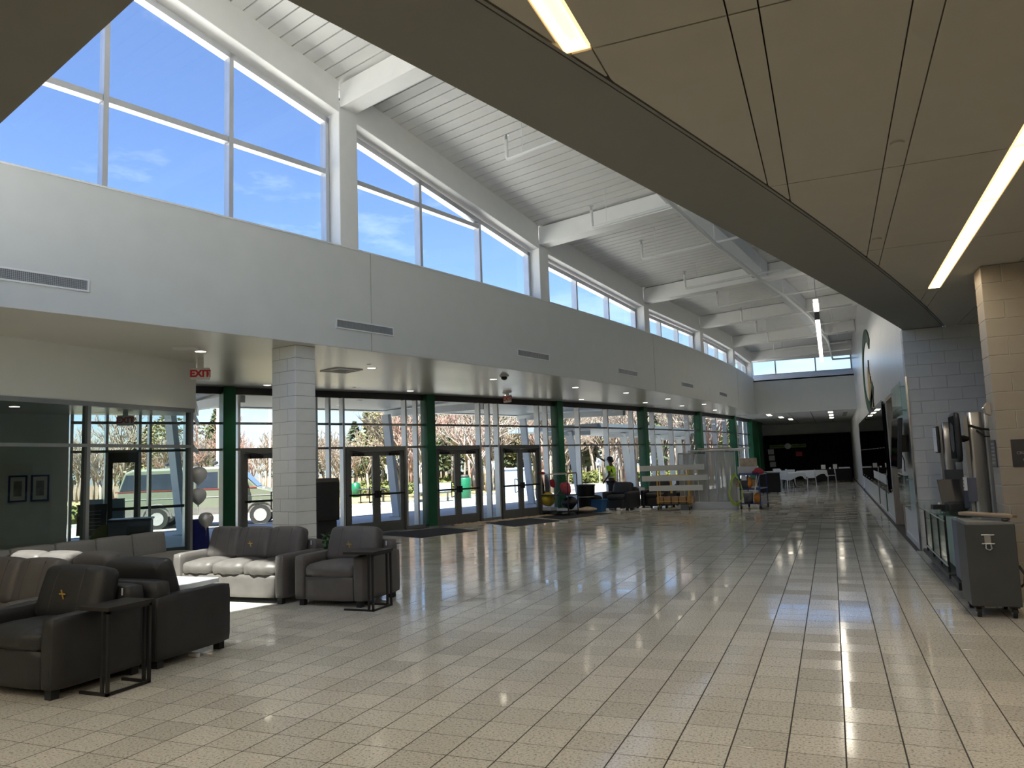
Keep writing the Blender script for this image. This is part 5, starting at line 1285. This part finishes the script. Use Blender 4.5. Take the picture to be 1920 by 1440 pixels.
# ---- janitor cart
def lump(c, r, seed, n=14, m=9, sq=.18):
    q = random.Random(seed); ph = [q.uniform(0,6) for _ in range(6)]
    b = MB(); b.ball((0,0,0), 1, 1, 1, n, m)
    b.v = [(c[0]+x*r[0]*(1+sq*math.sin(3*x+ph[0]+2*z)), c[1]+y*r[1]*(1+sq*math.sin(4*y+ph[1]+z*3)), c[2]+z*r[2]*(1+sq*math.sin(3*z+ph[2]+2*x))) for x, y, z in b.v]; return b
t = thing('janitor_cart', 'black cleaning cart with a yellow bag and red cloths beside the green column', 'cart', (-8.15, 19.35, 0), -.30)
for x in (-.60,.60):
    for y in (-.26,.26): MB().cyl((x,y,.10),(x,y,1.30),.016,6).build('post', 'black_metal', t); castor(t, x, y, .045)
for z in (.12,.62): box(-.62,.62,-.28,.28,z,z+.03).build('shelf', 'black_plastic', t)
for y in (-.26,.26): MB().cyl((-.60,y,1.30),(.60,y,1.30),.014,6).build('top_rail', 'steel_white', t)
box(.05,.62,-.24,.24,1.29,1.34).build('tray', 'wood', t)
lump((-.34,-.05,.50),(.24,.24,.22),1,sq=.06).build('yellow_bag', 'yellow_bag', t, True)
lump((-.70,.0,.78),(.12,.18,.52),2).build('black_bag', 'black_cloth', t, True)
lump((.42,-.12,.86),(.20,.15,.22),3).build('red_cloth', 'pink_cloth', t, True)
lump((.02,-.27,1.02),(.11,.07,.15),4).build('red_cloth', 'red_cloth', t, True)
lump((-.48,-.2,1.33),(.15,.12,.05),5).build('red_cloth', 'red_cloth', t, True)
lump((.46,0,.40),(.24,.22,.20),6).build('dark_bundle', 'black_plastic', t, True)
MB().box(-.55,-.15,-.2,.2,.15,.24).build('white_tray', 'white_paper', t); MB().box(.1,.5,-.2,.2,.15,.22).build('white_tray', 'white_paper', t)
MB().cyl((-.2,-.3,.30),(.30,-.29,.78),.012,6).build('mop_handle', 'wood', t)
t = thing('waste_bin', 'black wheeled waste bin next to the cleaning cart', 'bin', (-7.62, 20.75, 0)); MB().lathe([(0,0),(.25,0),(.30,.85),(.32,.86),(.32,.90),(0,.92)], n=16).build('body', 'black_plastic', t, True); MB().tube([(.32*math.cos(a),.32*math.sin(a),.5) for a in [2*PI*i/16 for i in range(16)]], .012, 5, True).build('band', 'alu_grey', t)
t = thing('blue_tote', 'blue plastic tote on the floor by the dark armchairs', 'tote', (-7.25, 20.75, 0), -.2)
MB().prism_y([(-.22,0),(-.27,.40),(.27,.40),(.22,0)], -.2, .2).build('tub', 'blue_plastic', t); box(-.29,.29,-.22,.22,.38,.41).build('rim', 'blue_plastic', t); lump((0,0,.44),(.2,.15,.12),8).build('contents', 'black_cloth', t, True)
o = lump((0,0,.07),(.42,.26,.10),12,18,9,.3).build('rag_pile', 'rag', smooth=True, loc=(-7.45,20.05,.02)); tag(o, 'crumpled tan cloth heap in front of the blue tote', 'cloth')
for x, y, lb in ((-6.98,20.9,'white cleaning bottle on the floor by the blue tote'),(-6.62,21.05,'white scrap on the floor by the dark armchair')):
    o = MB().rbox((0,0,.05),(.14,.08,.10),.03,4).build('white_bottle', 'white_paper', smooth=True, loc=(x,y,0)); tag(o, lb, 'bottle')
# ---- the two dark armchairs by the glass, person behind
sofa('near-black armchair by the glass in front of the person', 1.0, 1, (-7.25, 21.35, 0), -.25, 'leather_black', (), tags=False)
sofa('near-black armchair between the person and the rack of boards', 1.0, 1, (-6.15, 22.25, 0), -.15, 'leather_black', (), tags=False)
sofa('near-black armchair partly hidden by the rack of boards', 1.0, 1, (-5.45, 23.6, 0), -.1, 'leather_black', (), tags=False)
t = thing('carton', 'flat white carton lying between the dark armchairs', 'box', (-6.25, 22.12, .62), -.2); MB().box(-.28,.28,-.06,.10,0,.09).build('body', 'white_paper', t); box(-.1,.1,-.065,-.06,.02,.07).build('print', 'dark_sign', t)
t = thing('floor_papers', 'white papers lying under the second dark armchair', 'papers', (-6.0, 21.75, 0)); box(-.3,.3,-.1,.1,.0,.035).build('stack', 'white_paper', t); MB().rbox((-.32,-.05,.06),(.16,.14,.12),.04,4).build('bundle', 'rag', t, True)
# ---- person
def skin_mesh(name, V, Eg, Rd, root=0, sub=2):
    me = bpy.data.meshes.new(name); me.from_pydata(V, Eg, []); o = bpy.data.objects.new(name, me); COL.objects.link(o)
    md = o.modifiers.new('skin', 'SKIN'); md.use_smooth_shade = True
    for i, r in enumerate(Rd):
        s = me.skin_vertices[0].data[i]; s.radius = r if isinstance(r, tuple) else (r, r); s.use_root = (i == root)
    sm = o.modifiers.new('sub', 'SUBSURF'); sm.levels = sm.render_levels = sub
    dg = bpy.context.evaluated_depsgraph_get(); out = bpy.data.meshes.new_from_object(o.evaluated_get(dg)); bpy.data.objects.remove(o)
    for p in out.polygons: p.use_smooth = True
    return out
per = thing('person', 'person in yellow-green work shirt and dark cap wiping the glass with raised arm', 'person', (-7.28, 22.85, 0), math.atan2(.20, -.98))
V, Eg, Rd = [], [], []
def vtx(p, r, par=None):
    V.append(p); Rd.append(r)
    if par is not None: Eg.append((par, len(V)-1))
    return len(V)-1
pel = vtx((0,0,.96), (.16,.115)); sp_ = vtx((.0,0,1.14), (.145,.10), pel); ch = vtx((.015,0,1.34), (.165,.115), sp_); nk = vtx((.02,0,1.50), .062, ch); hb = vtx((.035,0,1.585), .066, nk); hm = vtx((.05,0,1.67), (.085,.10), hb); ht = vtx((.045,0,1.755), (.07,.08), hm)
ns = vtx((.145,0,1.665), .018, hm)
for s in (-1, 1):
    hp = vtx((0,s*.095,.90), .095, pel); kn = vtx((.03,s*.105,.50), .062, hp); ank = vtx((-.02,s*.11,.09), .042, kn); vtx((.15,s*.13,.04), .036, ank)
def hand(w, dirv, side, par):
    d = Vector(dirv).normalized(); sdv = Vector((0,0,1)).cross(d).normalized(); up_ = d.cross(sdv)
    pm_ = Vector(w)+d*.07; pi_ = vtx(tuple(pm_), (.034,.018), par)
    for k, (off, ln) in enumerate(((-.030,.062),(-.010,.078),(.010,.074),(.028,.058))):
        a = pm_+d*.035+sdv*off; i0 = vtx(tuple(a), .0095, pi_); i1 = vtx(tuple(a+d*ln*.55-up_*.006), .0085, i0); vtx(tuple(a+d*ln-up_*.018), .0075, i1)
    th = Vector(w)+d*.045+sdv*side*.035; i0 = vtx(tuple(th), .011, pi_); vtx(tuple(th+d*.035+sdv*side*.022), .009, i0)
s1 = vtx((.02,-.175,1.44), .062, ch); e1 = vtx((.27,-.20,1.60), .043, s1); w1 = vtx((.48,-.15,1.75), .030, e1); hand((.48,-.15,1.75), (.75,.05,.35), -1, w1)
s2 = vtx((.02,.175,1.44), .062, ch); e2 = vtx((-.03,.25,1.16), .043, s2); w2 = vtx((.14,.25,.99), .030, e2); hand((.14,.25,.99), (.6,-.1,-.7), 1, w2)
bm_ = skin_mesh('body', V, Eg, Rd); bm_.materials.append(MATS['skin']); ob = bpy.data.objects.new('body', bm_); COL.objects.link(ob); ob.parent = per
V, Eg, Rd = [], [], []
a = vtx((0,0,.93), (.175,.132)); b_ = vtx((0,0,1.14), (.168,.125), a); c = vtx((.015,0,1.34), (.185,.135), b_); d = vtx((.02,0,1.47), (.09,.085), c)
for s, e in ((-1, (.16,-.20,1.53)), (1, (-.01,.225,1.27))):
    s0 = vtx((.02,s*.175,1.43), .082, c); vtx(e, .070, s0)
m1 = skin_mesh('shirt', V, Eg, Rd); m1.materials.append(MATS['hi_vis']); shirt = bpy.data.objects.new('shirt', m1); COL.objects.link(shirt); shirt.parent = per
for z in (1.08, 1.2): MB().lathe([(.155,-.02),(.185,-.02),(.187,.02),(.155,.02)], (0,0,z), 20).build('reflective_band', 'silver_tape', shirt).scale = (.80,1,1)
V, Eg, Rd = [], [], []
a = vtx((0,0,.98), (.17,.125))
for s in (-1, 1):
    h_ = vtx((0,s*.095,.88), .108, a); k_ = vtx((.03,s*.105,.50), .082, h_); vtx((-.015,s*.11,.10), .072, k_)
m2 = skin_mesh('trousers', V, Eg, Rd); m2.materials.append(MATS['trouser']); tr2 = bpy.data.objects.new('trousers', m2); COL.objects.link(tr2); tr2.parent = per
for s in (-1, 1): MB().rbox((.05,s*.12,.045),(.29,.10,.09),.035,6).build('shoe', 'rubber', per, True)
MB().lathe([(.112,0),(.115,.05),(.095,.10),(.05,.125),(0,.13)], (.045,0,1.69), 16).build('cap', 'cap', per, True)
MB().rbox((.17,0,1.695),(.14,.15,.015),.006,4).build('cap_peak', 'cap', per, True)
MB().ball((.0,0,1.655), .085, .098, .07).build('hair', 'hair', per, True)
for s in (-1, 1): MB().ball((.05,s*.095,1.66), .018, .010, .026, 8, 6).build('ear', 'skin', per, True); MB().ball((.128,s*.032,1.68), .009, .009, .007, 8, 5).build('eye', 'screen', per, True)
MB().rbox((.128,0,1.615),(.012,.045,.010),.004,3).build('mouth', 'red_cloth', per, True)
lump((.585,-.14,1.80),(.06,.06,.03),4,10,7).build('wiping_cloth', 'white_cloth', per, True)
# ---- yellow rack with white boards
t = thing('board_rack', 'yellow wheeled rack carrying long white boards and cartons', 'rack', (-4.78, 21.25, 0), .02)
for x in (-.50,.50):
    for y in (-.22,.22): MB().cyl((x,y,.10),(x,y,1.36),.020,8).build('post', 'yellow_paint', t); castor(t, x, y, .05)
for z in (.28,.70,1.12): 
    for y in (-.22,.22): MB().cyl((-.5,y,z),(.5,y,z),.014,6).build('rail', 'yellow_paint', t)
box(-.52,.52,-.24,.24,.18,.21).build('deck', 'black_plastic', t); MB().box(-.08,-.02,-.26,-.2,.55,1.02).build('label_holder', 'yellow_paint', t)
bl_ = ['topmost long white board on the yellow rack', 'middle long white board on the yellow rack', 'lowest long white board on the yellow rack']
for i, (x0, x1, z) in enumerate(((-1.04,1.04,1.28),(-.98,1.14,.945),(-.76,.96,.625))):
    o = MB().box(x0,x1,-.012,.012,0,.175).build('white_board', 'board_white', loc=(-4.78, 20.985, z), rot=(0,0,.02), bevel=.004); tag(o, bl_[i], 'board', 'long white boards')
for i in range(5):
    t = thing('carton', ['leftmost','second','middle','fourth','rightmost'][i]+' small brown carton on the bottom deck of the yellow rack', 'carton', (-5.22+.24*i, 21.22, .21), .03*(i-2), 'cartons on the rack')
    box(-.105,.105,-.16,.16,0,.22).build('body', 'cardboard', t); box(-.03,.03,-.165,.165,.22,.223).build('tape', 'rag', t)
# ---- stack of clear dividers on a white plinth
t = thing('divider_plinth', 'long low white plinth under the clear panels', 'plinth', (-3.74, 21.75, 0)); MB().box(-.90,.88,-.30,.30,0,.21).build('body', 'plexi_base', t, bevel=.01); box(-.86,.84,-.27,.27,.21,.225).build('top', 'white_paper', t)
rq = random.Random(4)
for i in range(11):
    x = -4.50+.150*i; h = 1.62+rq.uniform(-.06,.05)
    o = thing('acrylic_divider', ['first','second','third','fourth','fifth','sixth','seventh','eighth','ninth','tenth','last'][i]+' upright clear plastic panel from the left on the white plinth', 'panel', (x, 21.72+rq.uniform(-.1,.1), .226), rq.uniform(-.35,.35), 'clear plastic panels')
    MB().box(-.16,.16,-.006,.006,0,h).build('sheet', 'plexi', o)
    for s in (-1, 1): box(s*.16-.008,s*.16+.008,-.012,.012,0,h+.02).build('edge_strip', 'alu_frame' if (i+s) % 3 else 'white_paper', o)
    box(-.15,.15,-.011,.011,h-.02,h+.02).build('top_clip', 'chrome', o)
for i, (x0, x1, z, yy, m) in enumerate(((-4.25,-2.55,1.885,21.60,'board_white'),(-4.05,-2.95,1.945,21.85,'wood_tan'),(-3.9,-2.4,1.885,21.80,'steel_white'))):
    o = MB().cyl((x0,0,0),(x1,.05,.03*(i-1)),.022,8).build('loose_pole', m, loc=(0,yy,z)); tag(o, ['white pole laid across the top of the clear panels','tan wooden pole laid on top of the clear panels','thin steel pole behind on the clear panels'][i], 'pole', 'poles on the clear panels')
# ---- blue service cart with hose
t = thing('service_cart', 'dark blue wheeled service cart loaded with tools and a coiled hose', 'cart', (-2.32, 21.6, 0), -.12)
for x in (-.30,.30):
    for y in (-.55,.55): MB().cyl((x,y,.12),(x,y,1.12),.018,8).build('post', 'blue_metal', t); castor(t, x, y, .05)
for z in (.16,.62,1.06): box(-.32,.32,-.58,.58,z,z+.025).build('shelf', 'blue_metal', t)
for z in (.62,1.12): MB().cyl((-.3,-.57,z),(.3,-.57,z),.013,6).build('rail', 'blue_metal', t)
MB().lathe([(0,.185),(.13,.185),(.16,.48),(.15,.50),(0,.50)], (-.10,-.38,0), 14).build('print_bucket', 'picture', t, True)
MB().lathe([(0,.50),(.155,.50),(.14,.55),(0,.56)], (-.10,-.38,0), 14).build('bucket_lid', 'white_paper', t, True)
lump((.17,-.38,.34),(.12,.12,.16),21).build('orange_bag', 'orange', t, True); lump((-.02,-.45,.82),(.08,.08,.20),22).build('orange_cone', 'orange', t, True)
lump((.22,-.3,1.15),(.17,.16,.11),23).build('red_bundle', 'red_cloth', t, True)
MB().box(-.26,-.05,-.5,-.2,.65,.9).build('tool_box', 'dark_sign', t); MB().box(-.25,-.10,-.52,-.45,.90,1.03).build('white_carton', 'white_paper', t)
for x, y in ((.12,.30),(.20,.10)): MB().cyl((.15,-.6,.55),(x+.12,-.6,1.05),.010,6).build('tool_handle', 'silver_tape', t)
for k in range(3):
    b = MB(); pts = []
    for i in range(28):
        a = 2*PI*i/28; r = .14+.03*k; zz = .62+(.42+.04*k)*math.sin(a); pts.append((-.42-.02*k+.14*math.cos(a)*(1.35-.5*math.sin(a)), -.58+.03*k+.02*math.sin(3*a), zz))
    b.tube(pts, .017, 6, True); b.build('hose_coil', 'hose', t, True)
t = thing('stacked_carton', 'lower pale carton on top of the blue cart', 'carton', (-2.48, 21.55, 1.086), .05); box(-.28,.34,-.3,.3,0,.24).build('body', 'board_white', t); box(-.28,.34,-.02,.02,.24,.243).build('tape', 'rag', t)
t = thing('stacked_carton', 'upper tan carton on top of the blue cart', 'carton', (-2.46, 21.62, 1.33), -.06); box(-.20,.26,-.22,.22,0,.26).build('body', 'rag', t); box(-.20,.26,-.02,.02,.26,.263).build('tape', 'board_white', t)
t = thing('storage_crate', 'brown and white storage boxes behind the blue cart', 'box', (-2.75, 23.6, 0)); box(-.4,.35,-.3,.3,0,.62).build('white_box', 'board_white', t); box(-.4,.35,-.3,.3,.62,.86).build('brown_box', 'cardboard', t); box(-.42,.37,-.32,.32,.86,.89).build('lid', 'black_plastic', t)
t = thing('black_cabinet', 'black draped cabinet next to the round tables', 'cabinet', (-2.55, 31.6, 0), .1); MB().box(-.42,.42,-.4,.4,.05,.86).build('body', 'black_cloth', t, bevel=.03); box(-.44,.44,-.42,.42,.86,.90).build('top', 'black_plastic', t); [castor(t, x, y, .02) for x in (-.3,.3) for y in (-.3,.3)]
# ---- round tables with white cloths and chairs
def round_table(x, y, r, lab, drop=.28):
    t = thing('round_table', lab, 'table', (x, y, 0), 0, 'round tables with white cloths')
    MB().lathe([(0,.72),(r,.72),(r,.75),(0,.75)], n=24).build('top', 'board_white', t)
    for i in range(4): a = PI/4+PI/2*i; MB().cyl((.12*math.cos(a),.12*math.sin(a),.72),(.42*math.cos(a),.42*math.sin(a),0),.018,6).build('leg', 'black_metal', t)
    c = thing('tablecloth', 'white cloth over the '+lab, 'tablecloth', (x, y, .752), 0, 'white tablecloths')
    b = MB(); n = 48; N = [(0,.0),(r*.6,.0),(r+.01,.0),(r+.03,-.05),(r+.05,-drop)]
    for k, (q, z) in enumerate(N):
        for i in range(n):
            a = 2*PI*i/n; f = 1+(.05*math.cos(a*9) if k == 4 else .015*math.cos(a*9) if k == 3 else 0); zz = z*(1+.35*math.cos(a*4)) if k == 4 else z
            b.v.append((q*f*math.cos(a), q*f*math.sin(a), zz))
    for k in range(4):
        for i in range(n): b.f.append((k*n+i, k*n+(i+1)%n, (k+1)*n+(i+1)%n, (k+1)*n+i))
    b.build('cloth', 'white_cloth', c, True)
round_table(-2.05, 37.6, .76, 'round table with white cloth nearest the black cabinet'); round_table(-1.05, 41.2, .76, 'round table with white cloth behind the first'); round_table(-2.9, 42.4, .76, 'round table with white cloth by the green wall')
def chair(x, y, rz, lab):
    t = thing('folding_chair', lab, 'chair', (x, y, 0), rz, 'white chairs at the round tables')
    MB().rbox((0,0,.45),(.42,.40,.035),.015,4).build('seat', 'white_cloth', t, True); MB().rbox((0,.19,.72),(.42,.03,.30),.015,4).build('backrest', 'white_cloth', t, True)
    for sx in (-.19,.19): MB().cyl((sx,-.17,.44),(sx,-.20,0),.012,6).build('leg', 'brushed', t); MB().cyl((sx,.19,.80),(sx,.24,0),.012,6).build('leg', 'brushed', t)
cl = ['white chair left of the nearest round table','white chair right of the nearest round table','white chair in front of the nearest round table','white chair behind the nearest round table','white chair left of the second round table','white chair right of the second round table','white chair before the green wall table','white chair at the far side of the green wall table']
for (x, y, r), lb in zip(((-3.1,37.4,1.5),(-1.0,37.9,-1.5),(-2.2,36.5,3.0),(-2.0,38.8,0),(-2.15,41.0,1.4),(-.05,41.5,-1.5),(-2.8,41.3,3.1),(-3.0,43.6,.1)), cl): chair(x, y, r, lb)
# ---- long black table
t = thing('long_table', 'long table under a fitted black cloth at the far end', 'table', (.12, 44.0, 0)); 
MB().prism_y([(-.98,.76),(.92,.76),(.90,.70),(.95,.02),(.86,.0),(.70,.06),(0,.10),(-.72,.06),(-.92,.0),(-1.02,.02),(-.96,.70)], -.38, .38).build('fitted_cloth', 'black_cloth', t); box(-.95,.9,-.36,.36,.70,.755).build('top', 'black_plastic', t)
for i, (x, w, h, lb) in enumerate(((-.45,.24,.24,'left white sign card on the long black table'),(-.10,.10,.09,'small white card on the long black table'),(.18,.22,.26,'right cream sign card on the long black table'))):
    o = MB().obox((0,0,h/2),(w/2,0,0),(0,.01,0),(0,.03,h/2)).build('sign_card', 'white_paper' if i < 2 else 'mat_board', loc=(x, 43.75, .762)); tag(o, lb, 'card', 'cards on the black table')
o = MB().box(-.3,.3,-.1,.1,0,.08).build('white_tray', 'white_paper', loc=(.66, 43.8, .762)); tag(o, 'white tray at the right end of the long black table', 'tray')
# ---- black curtain wall with banner and notices
t = thing('black_curtain', 'wall-wide black curtain closing the far end of the hall', 'curtain', (0, END_Y-.35, 0))
b = MB(); n = 120; pts = []
for i in range(n+1): x = -4.15+5.43*i/n; pts.append((x, .06*math.sin(i*1.9)))
for i in range(n): b.add([(pts[i][0],pts[i][1],.02),(pts[i+1][0],pts[i+1][1],.02),(pts[i+1][0],pts[i+1][1],2.95),(pts[i][0],pts[i][1],2.95)], [(0,1,2,3)])
b.build('drape', 'black_cloth', t, True); MB().cyl((-4.15,0,2.96),(1.28,0,2.96),.025,8).build('rail', 'black_metal', t)
box(-4.6, X_R, END_Y-.30, END_Y, 0, 2.92).build('wall_black', 'black_wall')['kind'] = 'structure'
t = thing('hanging_banner', 'long yellow-green banner with a pale oval hung on the black curtain', 'banner', (-2.62, END_Y-.47, 2.22)); box(-1.15,1.15,-.01,.01,-.12,.12).build('cloth', 'banner_green', t)
MB().cyl((.0,-.02,0),(.0,-.01,0),.20,18).build('oval', 'white_paper', t); [box(a,b2,-.014,-.01,-.03,.03).build('band', 'dark_sign', t) for a, b2 in ((-1.1,-.3),(.3,1.1))]; MB().cyl((-1.1,0,.12),(-1.1,.08,.72),.005,4).build('cord', 'cable', t); MB().cyl((1.1,0,.12),(1.1,.08,.72),.005,4).build('cord', 'cable', t)
o = box(-.20,.20,-.01,.01,-.15,.15).build('red_flag_picture', 'pink_cloth', loc=(-1.95, END_Y-.44, 1.68)); tag(o, 'small reddish picture on the black curtain', 'picture')
for i in range(3):
    o = box(-.19,.19,-.01,.01,-.17,.17).build('notice_sheet', 'white_paper', loc=(-3.72+.04*i, END_Y-.43, 1.88-.42*i)); tag(o, ['top','middle','bottom'][i]+' white notice sheet at the left of the black curtain', 'notice', 'notices on the black curtain')
